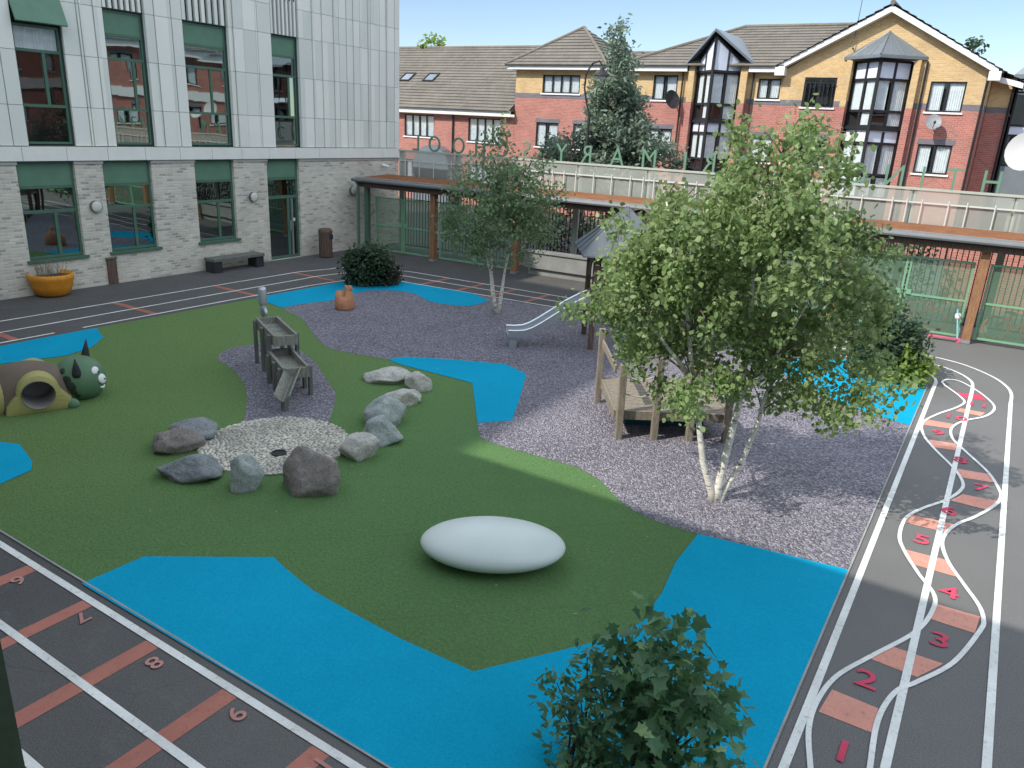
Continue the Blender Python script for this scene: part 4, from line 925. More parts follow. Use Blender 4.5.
for i, ((cx, cy, wp, hp), mk, lab) in enumerate(ROCKS):
    c, rx, ry, rz = fit_ball(cx, cy, wp, hp, .12)
    rz *= 1.12
    c = G(cx, cy, rz*.42); sd = Vector((i*7.3, i*3.1, i*1.7))
    rk = random.Random(40+i); cuts = [(Vector((rk.gauss(0,1), rk.gauss(0,1), rk.gauss(.1,.9))).normalized(), rk.uniform(.62, .92)) for _ in range(13)]
    def fn(d, sd=sd, cuts=cuts):
        lim = min([1.02] + [h_/max(.05, d.dot(n_)) for n_, h_ in cuts if d.dot(n_) > .3])
        q = Vector((round(d.x*1.6)/1.6, round(d.y*1.6)/1.6, round(d.z*1.6)/1.6))
        return lim*1.16 + .10*noise.noise(d*1.4+sd) + .05*noise.noise(d*3.5+sd) + .035*noise.noise(d*9+sd) + .02*noise.noise(d*18+sd)
    m = MB(); m.ball(c, rx*1.04, ry*1.04, rz*1.04, 48, 32, ROT + random.uniform(-.25, .25), fn)
    o = m.build('boulder', RM[mk], None, True, loc=(c.x, c.y, 0), merge=True)
    tag(o, lab, 'boulder', 'boulders around the pebble circle')

pc = Vector((-8.33, 6.95, 0))
m = MB(); m.tube([(pc.x, pc.y, .001), (pc.x, pc.y, .02)], [1.06, 1.04], 48); structure(m, 'pebble_bed', PEBBASE)
m = MB(); rp = random.Random(9)
import bmesh
bm = bmesh.new(); bmesh.ops.create_icosphere(bm, subdivisions=1, radius=1); iv = [v.co.copy() for v in bm.verts]; ifc = [tuple(v.index for v in f.verts) for f in bm.faces]; bm.free()
placed = []
for k in range(9000):
    if len(placed) > 1500: break
    a, r = rp.random()*6.283, 1.05*math.sqrt(rp.random()); s = rp.uniform(.018, .038)
    x, y = pc.x+r*math.cos(a), pc.y+r*math.sin(a)
    if math.hypot(x+8.01, y-6.73) < .12: continue
    if any((x-p[0])**2+(y-p[1])**2 < ((s+p[2])*.72)**2 for p in placed): continue
    placed.append((x, y, s)); n = len(m.v); ro = rp.random()*6.28; cr_, sr_ = math.cos(ro), math.sin(ro); e = rp.uniform(1, 1.5)
    for v in iv:
        ux, uy = v.x*s*e, v.y*s; m.v.append(Vector((x+ux*cr_-uy*sr_, y+ux*sr_+uy*cr_, .018+v.z*s*.5)))
    m.f += [tuple(n+i for i in f) for f in ifc]
tag(m.build('pebbles', PEB, None, True), 'pale rounded pebbles set in a circle under the water chute', 'pebbles', kind='stuff')
t = thing('drain_cover', 'small black round drain in the pebble circle', 'drain', (-8.01, 6.73, .02)); m = MB(); m.lathe([(.1,0), (.105,.03), (.085,.032), (.085,.02)], (-8.01,6.73,.012), 24); m.build('rim', CHAR, t); m = MB(); m.tube([(-8.01,6.73,.02), (-8.01,6.73,.034)], .084, 20); m.build('grate', plain('black_iron', (.012,.012,.013), .5), t)

# white shell seat
c, rx, ry, rz = fit_ball(493, 544, 146, 57, .22, .62)
c = G(493, 544, rz*.93)
def shell(d): return 1
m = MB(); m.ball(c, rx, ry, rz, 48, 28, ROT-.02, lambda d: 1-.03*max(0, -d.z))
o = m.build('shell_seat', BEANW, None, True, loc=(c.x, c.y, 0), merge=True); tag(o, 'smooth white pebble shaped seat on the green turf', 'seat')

# water table: pump, two troughs on legs, chute
def frame2(o, u):
    o = Vector((*o, 0)); u = Vector((*u, 0)).normalized(); v = Vector((-u.y, u.x, 0))
    return lambda a, b, z: o + u*a + v*b + Vector((0, 0, z))
wt = thing('water_table', 'weathered timber water table with two stepped troughs and a chute', 'water table', (-10.5, 9.05, 0))
def lbox(mb, W, a0, a1, b0, b1, z0, z1): return mb.hexa([W(a0,b0,z0), W(a1,b0,z0), W(a1,b1,z0), W(a0,b1,z0), W(a0,b0,z1), W(a1,b0,z1), W(a1,b1,z1), W(a0,b1,z1)])
def trough(W, L, Wd, zt, legs):
    m = MB(); lbox(m, W, -L+.04, L-.04, -Wd+.04, Wd-.04, zt-.15, zt-.12)
    lbox(m, W, -L, L, -Wd, -Wd+.05, zt-.2, zt); lbox(m, W, -L, L, Wd-.05, Wd, zt-.2, zt)
    lbox(m, W, -L+.002, -L+.05, -Wd+.052, Wd-.052, zt-.2, zt-.004); lbox(m, W, L-.05, L-.002, -Wd+.052, Wd-.052, zt-.2, zt-.02)
    for k in range(1, 4): lbox(m, W, -L+2*L*k/4-.004, -L+2*L*k/4+.004, -Wd+.055, Wd-.055, zt-.119, zt-.113)
    o = m.build('trough', WOOD_T, wt, bevel=.006)
    for a, b in legs:
        m = MB(); s_ = -1 if b < 0 else 1; lbox(m, W, a-.055, a+.055, s_*Wd+(0.003 if s_ > 0 else -.06), s_*Wd+(.06 if s_ > 0 else -.003), 0, zt-.03); m.build('leg', WOOD_D, wt, bevel=.006)
    return o
W1 = frame2((-10.97, 9.30), (.89, -.455)); trough(W1, .70, .215, .88, [(a, b) for a in (-.6, -.05, .5) for b in (-1, 1)])
W2 = frame2((-10.10, 8.78), (.88, -.47)); trough(W2, .60, .225, .56, [(a, b) for a in (-.35, .1, .5) for b in (-1, 1)])
m = MB(); lbox(m, W1, .52, .68, -.13, .13, .70, .73); m.build('spout', WOOD_D, wt)
m = MB(); a, b = Vector((-9.68, 8.56, .44)), Vector((-9.20, 7.86, .20)); d = (b-a).normalized(); sd = d.cross(Vector((0,0,1))).normalized(); un = sd.cross(d)
def cq(p, q, r_, t_): m.hexa([p-un*.012, q-un*.012, r_-un*.012, t_-un*.012, p+un*.012, q+un*.012, r_+un*.012, t_+un*.012])
cq(a-sd*.02, b-sd*.02, b+sd*.02, a+sd*.02)
for s_ in (-1, 1):
    e0, e1 = sd*.021*s_, sd*.11*s_+un*.13; k = sd*.025*s_
    m.hexa([a+e0, b+e0, b+e0+k, a+e0+k, a+e1, b+e1, b+e1+k, a+e1+k])
m.build('chute', WOOD_T, wt, bevel=.004)
m = MB(); m.beam((-9.27, 7.96, 0), (-9.27, 7.96, .2), .09, .09); m.build('chute_post', WOOD_D, wt, bevel=.006)
pm = thing('hand_pump', 'grey cylindrical hand pump standing behind the upper trough', 'pump', (-11.8, 9.72, 0))
m = MB(); m.lathe([(.04,0), (.04,.85), (.055,.87), (.06,.95), (.06,1.04), (.05,1.06), (.075,1.08), (.08,1.12), (.08,1.36), (.065,1.40), (.02,1.42)], (-11.8, 9.72, 0), 20); m.build('barrel', GALV, pm, True)
m = MB(); m.tube([(-11.8,9.72,1.0), (-11.68,9.66,1.0), (-11.62,9.63,.97), (-11.6,9.62,.9)], .035, 8); m.build('spout', GALV, pm, True)
m = MB(); m.tube([(-11.8,9.72,1.36), (-11.93,9.8,1.3), (-12.02,9.85,1.05)], .015, 6); m.build('handle', GALV, pm)

# monster tunnel
mt = thing('monster_tunnel', 'green spiky headed monster play tunnel with a brown body and round pipe', 'play tunnel', G(50, 400))
hc = G(80, 378, .31); hs = px_size(hc)
CV = (EYEP-hc); CV.z = 0; CV.normalize(); SV = Vector((-CV.y, CV.x, 0))      # toward viewer side / to its right
def sphere_pt(a, b, r):   # a sideways, b up, on the head's front
    f = math.sqrt(max(0, 1-a*a-b*b)); return hc + (SV*a + Vector((0,0,1))*b*.98 + CV*f)*r
r_h = 23.5*hs
HG = plain('monster_green', (.10, .19, .105), .55, .12, 3, 40, .05); DKG = plain('monster_spots', (.02, .04, .025), .6); BRN = plain('monster_brown', (.15, .115, .085), .7, .12, 3, 40, .1); YEL = plain('monster_yellow', (.36, .33, .12), .6, .12, 3, 40, .1); PIPE = plain('concrete_pipe', (.36, .33, .32), .7, .12)
m = MB(); m.ball(hc, r_h*1.02, r_h, r_h*.98, 32, 20); head = m.build('head', HG, mt, True)
for a, b, s_ in ((-.62,.55,.06), (-.5,.22,.075), (-.38,-.05,.085), (-.28,-.32,.06), (-.16,-.5,.05), (-.7,-.3,.06)):
    p = sphere_pt(a, b, r_h*.985); m = MB(); nrm = (p-hc).normalized(); q = nrm.to_track_quat('Z', 'Y'); k0 = len(m.v)
    m.ball((0,0,0), s_, s_, .02, 12, 6); m.v = [p + q @ v for v in m.v]; m.build('spot', DKG, head, True)
ec = sphere_pt(.74, .26, r_h*.98); q = (ec-hc).normalized().to_track_quat('Z', 'Y')
m = MB()
for da, db in ((-.05, .06), (.03, -.07)):
    mm = MB(); mm.ball((0,0,0), .085, .085, .03, 16, 8); n = len(m.v); m.v += [ec + SV*da + Vector((0,0,db)) + q @ v for v in mm.v]; m.f += [tuple(n+i for i in f) for f in mm.f]
ey = m.build('eye', WHITE_P, head, True)
m = MB()
for da, db in ((-.03, .05), (.05, -.08)):
    mm = MB(); mm.ball((0,0,0), .014, .014, .012, 10, 6); n = len(m.v); m.v += [ec + SV*da + Vector((0,0,db)) + (ec-hc).normalized()*.03 + q @ v for v in mm.v]; m.f += [tuple(n+i for i in f) for f in mm.f]
m.build('pupil', CHAR, head, True)
m = MB(); m.tube([sphere_pt(.70+.035*i, -.26-.09*math.sin(math.pi*i/5), r_h*1.0) for i in range(6)], [.008,.02,.026,.026,.02,.008], 8); m.build('mouth', WHITE_P, head, True)
UPV = Vector((0, 0, 1))
for b0, b1 in ((sphere_pt(-.1, .52, r_h*.97), sphere_pt(-.1, .52, r_h*.97)+UPV*.24+CV*.03), (hc+SV*.30*r_h+UPV*.80*r_h-CV*.35*r_h, hc+SV*.42*r_h+UPV*.80*r_h-CV*.4*r_h+UPV*.30)):
    m = MB(); m.tube([b0+(b0-b1)*.25, b0, b0.lerp(b1,.5), b1], [.075,.07,.04,.006], 12); m.build('horn', CHAR, head, True)
# body with a bored hole and collar
bc = G(28, 388, .26); AX = CV*.99+SV*.08; AX.normalize(); BX = Vector((-AX.y, AX.x, 0))
tc = facing(36, 387.5, bc) ; tc = Vector((tc.x, tc.y, .30)); tr = .225
m = MB(); m.ball(Vector((bc.x, bc.y, .16)) - BX*.02, .72, .46, .54, 32, 20, math.atan2(BX.y, BX.x)); body = m.build('body', BRN, mt, True, merge=True)
m = MB(); m.tube([tc-AX*2, tc+AX*2], .235, 32); cutter = m.build('cutter', CHAR, None, merge=True)
md = body.modifiers.new('bore', 'BOOLEAN'); md.object = cutter; md.operation = 'DIFFERENCE'
dg = bpy.context.evaluated_depsgraph_get(); me = bpy.data.meshes.new_from_object(body.evaluated_get(dg)); body.modifiers.clear(); body.data = me
bpy.data.objects.remove(cutter)
m = MB(); NSEG = 32
m.tube([tc-AX*.62, tc+AX*.56], tr, NSEG, cap=False); pipe_ = m.build('pipe', PIPE, mt, True)
m = MB(); m.tube([tc-AX*.12, tc-AX*.10], tr*1.01, NSEG); m.build('pipe_back', PIPE, pipe_)
for sgn, dist in ((1, .40), (-1, .44)):
    m = MB(); fo = []; 
    for k in range(NSEG):
        a = 2*math.pi*k/NSEG; cx_, cz_ = math.cos(a), math.sin(a)
        ro = .29 if cz_ > -.1 else .29+.30*min(1, (-cz_-.1))*abs(cx_)*2
        pz = max(tc.z + ro*cz_, .0); fo.append((cx_*ro*(1.0 if cz_ > 0 else 1.05), pz, cx_*tr*1.02, tc.z+tr*1.02*cz_))
    for k in range(NSEG):
        A_, B_ = fo[k], fo[(k+1) % NSEG]
        def pt(x, z, dd): return Vector((tc.x, tc.y, 0)) + BX*x + Vector((0,0,max(z, .005))) + AX*dd*sgn
        f0, f1 = dist+.14, dist-.2
        m.quad(pt(A_[2],A_[3],f0), pt(B_[2],B_[3],f0), pt(B_[0],B_[1],f0-.03), pt(A_[0],A_[1],f0-.03)); m.quad(pt(A_[0],A_[1],f0-.03), pt(B_[0],B_[1],f0-.03), pt(B_[0]*1.06,B_[1]*1.03,f1), pt(A_[0]*1.06,A_[1]*1.03,f1))
    m.build('collar', YEL, mt)
m = MB(); ft = G(72, 404, .05); m.ball(ft, .12, .09, .10, 16, 10, ROT); m.build('foot', HG, mt, True)
m = MB(); tl = G(-4, 398, .2); m.ball(tl, .3, .32, .38, 20, 12, ROT); m.build('tail', YEL, mt, True)

# hen seat
hp = G(345, 309); hen = thing('hen_seat', 'terracotta hen shaped seat on the gravel beside the rear blue patch', 'seat', hp)
m = MB(); n = 28; prof = [(.0, 0), (.22, 0), (.245, .06), (.25, .18), (.245, .26), (.20, .32), (.0, .33)]
for r_, z_ in prof:
    for k in range(n):
        a = 2*math.pi*k/n; cz = math.cos(a); lift = (.24*max(0, cz)**2.5 + .13*max(0, -cz)**2) * (max(0, z_-.1)/.2) ** 1.3
        m.v.append(hp + RT.xy.to_3d().normalized()*(r_*cz*(1-.25*lift/.2*max(0, cz))) + VH*(r_*math.sin(a)*(1-.5*min(1, lift/.15))) + Vector((0,0,z_+lift)))
for i in range(len(prof)-1):
    for k in range(n): m.f.append((i*n+k, i*n+(k+1) % n, (i+1)*n+(k+1) % n, (i+1)*n+k))
m.build('body', TERRA, hen, True, merge=True)
RH = Vector((RT.x, RT.y, 0)).normalized()
m = MB(); m.ball(hp+RH*.135+Vector((0,0,.53)), .065, .06, .085, 14, 10); hd = m.build('head', TERRA, hen, True)
m = MB(); m.tube([hp+RH*.17+Vector((0,0,.53)), hp+RH*.23+Vector((0,0,.51))], [.03,.005], 8); m.build('beak', TERRA, hd)

# slide tower with grey pyramid roofs
ud = Vector((.83, .56, 0)).normalized(); vd = Vector((-ud.y, ud.x, 0)); T1 = Vector((-6.98, 15.6, 0)); T2 = T1 + ud*1.95
tw = thing('slide_tower', 'timber play tower with grey pyramid roofs and a steel slide, behind the big birch', 'play tower', T1)
def tw_post(p, h):
    m = MB(); m.beam(p+Vector((0,0,0)), p+Vector((0,0,h)), .11, .11, ud); m.build('post', WOOD_B, tw, bevel=.008)
for T_ in (T1, T2):
    for a in (-.65, .65):
        for b in (-.65, .65): tw_post(T_+ud*a+vd*b, 2.12)
    W_ = frame2(T_.xy, ud.xy)
    m = MB(); 
    for k in range(9): lbox(m, W_, -.7, .7, -.7+.156*k, -.7+.156*k+.148, 1.05, 1.10)
    m.build('deck', WOOD_G, tw)
    m = MB(); e = [W_(-1,-1,2.1), W_(1,-1,2.1), W_(1,1,2.1), W_(-1,1,2.1)]; apx_ = W_(0,0,3.06)
    for i in range(4):
        a, b = e[i], e[(i+1) % 4]; m.quad(a, b, apx_); m.quad(a, b, b-Vector((0,0,.03)), a-Vector((0,0,.03)))
        mid = a.lerp(b, .5)
        for t_ in (.25, .5, .75): m.beam(a.lerp(b, t_)+Vector((0,0,.012)), a.lerp(b, t_).lerp(apx_, min(1, 1-abs(t_-.5)*2)*.98)+Vector((0,0,.012)), .03, .02)
    m.quad(*[x-Vector((0,0,.03)) for x in e]); m.build('roof', ROOFP, tw)
    for b in (-.65, .65):
        m = MB(); lbox(m, W_, -.6, .6, b-.02, b+.02, 1.75, 1.83); lbox(m, W_, -.6, .6, b-.02, b+.02, 1.14, 1.22)
        for k in range(9): lbox(m, W_, -.55+.13*k, -.5+.13*k, b-.018, b+.018, 1.22, 1.75)
        m.build('guard_rail', WOOD_B, tw)
    m = MB(); m.beam(W_(-.65,.55,1.45), W_(-.65,.1,2.1), .06, .05); m.build('brace', WOOD_G, tw)
    m = MB(); m.beam(W_(-.65,-.6,2.06), W_(-.65,.6,2.06), .07, .09); m.build('tie_beam', WOOD_B, tw)
W_ = frame2(T1.xy, ud.xy); m = MB()
for k in range(5): lbox(m, W_, .7+.11*k, .8+.11*k, -.45, .45, 1.05, 1.09)
m.build('bridge', WOOD_G, tw)
s0, s1 = Vector((-8.72, 13.72, 0)), Vector((-7.36, 14.84, 0)); sd_ = (s1-s0).normalized(); sw = Vector((-sd_.y, sd_.x, 0)); Ls = (s1-s0).length
pr = [(0, .27), (.18, .265), (.36, .28), (.52, .34), (.72, .46), (1.0, .65), (1.3, .86), (Ls-.15, 1.03), (Ls, 1.09)]
m = MB(); hw = .22
for (a0, z0), (a1, z1) in zip(pr, pr[1:]):
    p, q = s0+sd_*a0+Vector((0,0,z0)), s0+sd_*a1+Vector((0,0,z1)); U = Vector((0,0,1))
    m.quad(p-sw*hw, q-sw*hw, q+sw*hw, p+sw*hw)
    for s_ in (-1, 1):
        e = sw*hw*s_; o_ = sw*.02*s_; hgt = U*.13
        m.hexa([p+e-U*.03, q+e-U*.03, q+e+o_-U*.03, p+e+o_-U*.03, p+e+hgt, q+e+hgt, q+e+o_+hgt, p+e+o_+hgt])
        m.tube([p+e+o_*.5+hgt, q+e+o_*.5+hgt], .02, 6)
m.build('slide', STEEL, tw)
m = MB(); p = s0+sd_*.12; m.beam(p+Vector((0,0,0)), p+Vector((0,0,.25)), .16, .4, sw); m.build('slide_foot', GALV, tw)

# low timber platform under the birch
fl = Vector((-4.51, 10.51, 0)); pu = Vector((.83, .56, 0)).normalized(); pv = Vector((-pu.y, pu.x, 0)); Wp = frame2(fl.xy, pu.xy)
pf_ = thing('timber_platform', 'low timber deck with upright posts behind the birch trunks', 'platform', fl)
m = MB()
for k in range(11): lbox(m, Wp, -.05, 1.72, .02+.15*k, .02+.15*k+.14, .40, .44)
m.build('deck', WOOD_G, pf_, bevel=.004)
m = MB(); lbox(m, Wp, -.06, 1.74, -.035, .015, .30, .445); lbox(m, Wp, -.1, -.055, -.03, 1.66, .30, .45); lbox(m, Wp, 1.745, 1.79, -.03, 1.66, .30, .45); m.build('edge_board', WOOD_G, pf_, bevel=.004)
m = MB(); lbox(m, Wp, .2, 1.5, .5, .54, .01, .29); lbox(m, Wp, .25, .29, .55, 1.6, .01, .29); m.build('skirt', TEAL, pf_)
for a, b, h in ((.0, -.09, 1.22), (.56, -.09, 1.36), (1.12, -.09, 1.3), (1.70, -.09, 1.1), (-.12, 1.55, 1.35), (1.75, 1.6, 1.3)):
    m = MB(); tz = .09; p0, p1 = Wp(a, b, 0), Wp(a-.02, b, h); m.beam(p0, p1, .105, .105, pu); m.build('post', WOOD_G, pf_, bevel=.01)
ROPE = plain('rope', (.42, .40, .34), .9)
for z0, z1 in ((.75, .80), (1.02, 1.08)):
    m = MB(); m.tube([Wp(0,-.09,z0), Wp(.28,-.09,z0-.05), Wp(.56,-.09,z1), Wp(.84,-.09,z0-.04), Wp(1.12,-.09,z0), Wp(1.4,-.09,z0-.06), Wp(1.7,-.09,z0)], .011, 5); m.build('rope', ROPE, pf_)
m = MB(); lbox(m, Wp, -.14, -.105, .0, 1.5, 1.05, 1.17); m.build('side_rail', WOOD_G, pf_, bevel=.006)

# planter, bollard, bench, bin along the brick wall
pp = G(53.5, 295); pl = thing('orange_planter', 'round orange planter with dried stems under the ground floor window', 'planter', pp)
k = px_size(pp)*19
m = MB(); m.lathe([(.6*k,0), (.82*k,.14*k), (.98*k,.55*k), (1.02*k,.82*k), (1.07*k,.92*k), (1.07*k,1.14*k), (1.0*k,1.17*k), (.94*k,1.0*k), (.3*k,.95*k)], pp, 36); m.build('pot', ORANGE, pl, True)
m = MB(); m.tube([pp+Vector((0,0,.80*k)), pp+Vector((0,0,1.0*k))], .93*k, 24); m.build('soil', plain('soil', (.05,.04,.03), .95), pl)
m = MB(); rr = random.Random(4)
for i in range(46):
    a, r_ = rr.random()*6.28, .7*k*math.sqrt(rr.random()); b0 = pp+Vector((r_*math.cos(a), r_*math.sin(a), .99*k)); h_ = rr.uniform(.15, .5); d_ = Vector((rr.uniform(-.3,.3), rr.uniform(-.3,.3), 1))*h_
    m.tube([b0, b0+d_*.5, b0+d_+Vector((rr.uniform(-.06,.06),rr.uniform(-.06,.06),0))], [.006,.005,.003], 4)
m.build('dried_stems', plain('dry_stem', (.22,.2,.14), .9, .3), pl)
t = thing('timber_bollard', 'short brown square bollard against the brick pier', 'bollard', G(112, 284)); p = G(112.5, 283.5)
m = MB(); m.box(p.x-.1, p.x+.1, p.y-.13, p.y+.13, 0, .68); m.build('post', WOOD_B, t, bevel=.01); m = MB(); m.box(p.x-.12, p.x+.12, p.y-.15, p.y+.15, .681, .72); m.build('cap', WOOD_D, t)
b0, b1 = G(206, 272), G(256, 264.5)
t = thing('stone_bench', 'low dark bench with solid ends against the brick wall', 'bench', (b0+b1)/2)
x0 = -19.85; m = MB(); m.box(x0, x0+.48, b0.y, b1.y, .33, .42); m.build('seat', WOOD_D, t, bevel=.01)
for yy in (b0.y+.02, b1.y-.3): m = MB(); m.box(x0+.03, x0+.45, yy, yy+.28, 0, .329); m.build('support', CHAR, t, bevel=.01)
p = G(326, 257); t = thing('litter_bin', 'brown slatted litter bin with a side opening by the brick wall', 'bin', p)
m = MB()
for k in range(16):
    a = 2*math.pi*k/16; c_ = p+Vector((.21*math.cos(a), .21*math.sin(a), 0)); m.beam(c_+Vector((0,0,.03)), c_+Vector((0,0,.82)), .075, .03, (math.cos(a), math.sin(a), 0))
m.build('slats', WOOD_B, t); m = MB(); m.tube([p+Vector((0,0,.02)), p+Vector((0,0,.8))], .19, 16); m.build('liner', CHAR, t)
m = MB(); m.lathe([(.24,.82), (.24,.9), (.2,.96), (.05,.97)], p, 20); m.build('lid', WOOD_B, t)
m = MB(); m.box(p.x+.19, p.x+.235, p.y-.02, p.y+.13, .62, .78); m.build('opening', CHAR, t)

# ------------------------------------------------------------------ vegetation
def leaf_mesh(rng, sites, size, aspect, hang, kind='diamond', up_bias=.35):
    m = MB()
    for c in sites:
        s = size*rng.uniform(.65, 1.25)
        nrm = Vector((rng.gauss(0, 1), rng.gauss(0, 1), rng.gauss(up_bias, 1))).normalized()
        d = Vector((rng.gauss(0, 1), rng.gauss(0, 1), rng.gauss(-hang, .6))).normalized(); d = (d-nrm*d.dot(nrm))
        if d.length < .05: continue
        d.normalize(); r = d.cross(nrm)*s*aspect/2; d = d*s; n = len(m.v)
        if kind == 'diamond':
            m.v += [c, c+d*.42+r, c+d, c+d*.42-r]; m.f.append((n, n+1, n+2, n+3))
        elif kind == 'long':
            m.v += [c, c+d*.3+r, c+d*.7+r*.7+nrm*s*.03, c+d, c+d*.7-r*.7+nrm*s*.03, c+d*.3-r]; m.f += [(n, n+1, n+2, n+5), (n+5, n+2, n+3, n+4)]
        else:  # lobed, five pointed
            prof = [(0,0), (.12,.28), (.02,.62), (.34,.42), (.50,.78), (.66,.32), (1.0,0)]
            pts = [c+d*a+r*2*b+nrm*s*(.12*b-.1*a) for a, b in prof] + [c+d*a-r*2*b+nrm*s*(.12*b-.1*a) for a, b in reversed(prof[1:-1])]
            m.v += pts; k = len(prof)
            for i in range(1, k): 
                j = (2*(k-1)-i) % (2*(k-1))
            m.f += [tuple(range(n, n+k)), tuple([n]+[n+x for x in range(k-1, 2*(k-1))])]
    return m
def sphere_rand(rng, shell=.35):
    while True:
        v = Vector((rng.uniform(-1,1), rng.uniform(-1,1), rng.uniform(-1,1)))
        if shell < v.length < 1: return v
def tree(name, label, base, stems, lumps, seed, leafmat_, leaf, aspect, per, density, sig, hang, barkm, twig_p=.5, group=None, dz=1.0, kind='diamond', shrink=1.0):
    rng = random.Random(seed); t = thing(name, label, 'tree', base, group); s = px_size(base); v = Vector((base.x, base.y, 0)).normalized()
    m = MB(); spts = []
    for pts, r0, off in stems:
        q = [facing(x, y, base) + v*(off*i/len(pts)) for i, (x, y) in enumerate(pts)]; q[0].z = min(q[0].z, 0) if r0 > .04 else q[0].z
        n = len(q); m.tube(q, [r0*(1-.82*i/(n-1)) for i in range(n)], 8); spts += [(p, r0*(1-.82*i/(n-1))) for i, p in enumerate(q) if i > 1]
        for i in range(1, n-1): spts.append((q[i].lerp(q[i+1], .5), r0*.4))
    sites = []; tw_ = MB(); lumps = [(x, y, max(6, r*shrink)) for x, y, r in lumps]
    for (x, y, r) in lumps:
        c0 = facing(x, y, base); R_ = r*s; nc = max(2, int(density*R_*R_*10))
        dep = rng.uniform(-.5, .5)*dz
        for k in range(nc):
            o = sphere_rand(rng); c = c0 + o*R_ + v*(o.dot(v)*R_*.5*dz + dep)
            if c.z < .25: continue
            cand = [(p, rr) for p, rr in spts if p.z < c.z+.3] or spts
            p, rr = min(cand, key=lambda e: (e[0]-c).length + .4*abs(e[0].z-c.z+.4))
            if rng.random() < twig_p:
                md_ = p.lerp(c, .55)+Vector((0,0,.14+.05*(p-c).length)); tw_.tube([p, p.lerp(md_, .5)+Vector((0,0,.03)), md_, c, c-Vector((0,0,sig*hang*.8))], [.011, .009, .007, .004, .002], 4, False)
            for i in range(int(per*rng.uniform(.5, 1.4))):
                h = rng.random()
                sites.append(c + Vector((rng.gauss(0, sig), rng.gauss(0, sig), rng.gauss(0, sig*.8) - hang*sig*1.6*h)))
    m.build('trunk', barkm, t, True); tw_.build('branch', TWIG if barkm is BARK else TRUNK, t, True)
    leaf_mesh(rng, sites, leaf, aspect, hang, kind).build('crown', leafmat_, t)
    return t
b = G(715, 501)
tree('birch_tree', 'large multi-stemmed birch with white trunks on the sunlit gravel', b,
     [([(713,505),(711,490),(703,460),(699,420),(693,380),(690,330),(684,280),(676,235),(668,200)], .055, -.2), ([(716,505),(718,488),(726,455),(735,420),(741,395),(750,330),(753,270),(766,225),(776,185),(782,155)], .06, .1), ([(719,505),(724,492),(742,465),(757,430),(766,400),(795,350),(830,300),(850,250)], .045, .5), ([(741,395),(758,380),(790,330),(812,290)], .03, -.3), ([(693,380),(665,340),(640,300),(620,270)], .03, -.5)],
     [(632,255,30),(658,240,34),(672,212,18),(706,218,42),(742,175,30),(740,140,18),(745,122,8),(800,118,10),(822,150,14),(765,200,55),(790,150,26),(815,190,34),(833,135,14),(838,160,11),(805,235,58),(842,245,38),(866,298,34),(872,350,23),(862,378,20),(830,320,58),(762,290,66),(700,290,56),(645,310,46),(620,300,28),(590,298,9),(575,296,6),(650,355,38),(690,358,28),(735,362,32),(800,370,34),(840,385,24),(775,405,12),(655,392,10),(825,405,12),(722,332,54),(690,250,40),(735,240,46),(780,340,50),(838,205,20),(610,225,16),(735,395,10),(675,215,34),(640,260,40)],
     21, LEAF_B, .07, .78, 72, 8.0, .10, 1.15, BARK, .4, 'birch trees in the playground', 1.5, 'long', .84)
b = G(497, 313)
tree('birch_tree', 'smaller shaded birch with thin white stems near the gates', b,
     [([(497,316),(494,300),(491,270),(492,230),(496,190),(499,150),(500,125)], .05, .0), ([(498,316),(500,300),(505,270),(512,240),(522,200),(528,170)], .045, .3), ([(496,316),(492,295),(490,270),(480,230),(470,200)], .035, -.3), ([(499,316),(503,290),(506,265),(506,240)], .03, .5)],
     [(501,122,7),(500,136,12),(498,158,24),(482,188,34),(522,188,34),(538,165,14),(468,222,28),(512,222,42),(542,212,24),(545,230,16),(490,242,18),(455,218,14),(525,245,12),(478,240,14),(500,205,40),(448,205,10),(550,195,14)],
     5, LEAF_B2, .10, .7, 52, 3.8, .15, .7, BARK, .35, 'birch trees in the playground', 1.0, 'diamond', .85)
b = Vector((-13.6, 29, 0))
def conifer_lumps():
    L = []
    for i in range(15):
        f = i/14; y = 30+150*f; hw_ = 2+45*f**.9; cxx = 622-14*f
        n = 1+int(hw_/14)
        for k in range(n):
            u = (k+.5)/n*2-1; L.append((cxx+u*hw_*.86+random.uniform(-5,5), y+random.uniform(-5,5)+abs(u)*8, max(4, 8+10*f*random.uniform(.7,1.3))))
    return L
tree('conifer_tree', 'dense dark conifer with a thin pointed top in front of the brick houses', b, [([(609,215),(613,150),(618,90),(621,40),(622,28)], .16, 0)], conifer_lumps() + [(660,150,14),(675,160,10),(560,150,16),(548,165,12)], 8, LEAF_C, .19, .42, 70, 3.3, .19, .2, TRUNK, .25, None, 1.6, 'long')

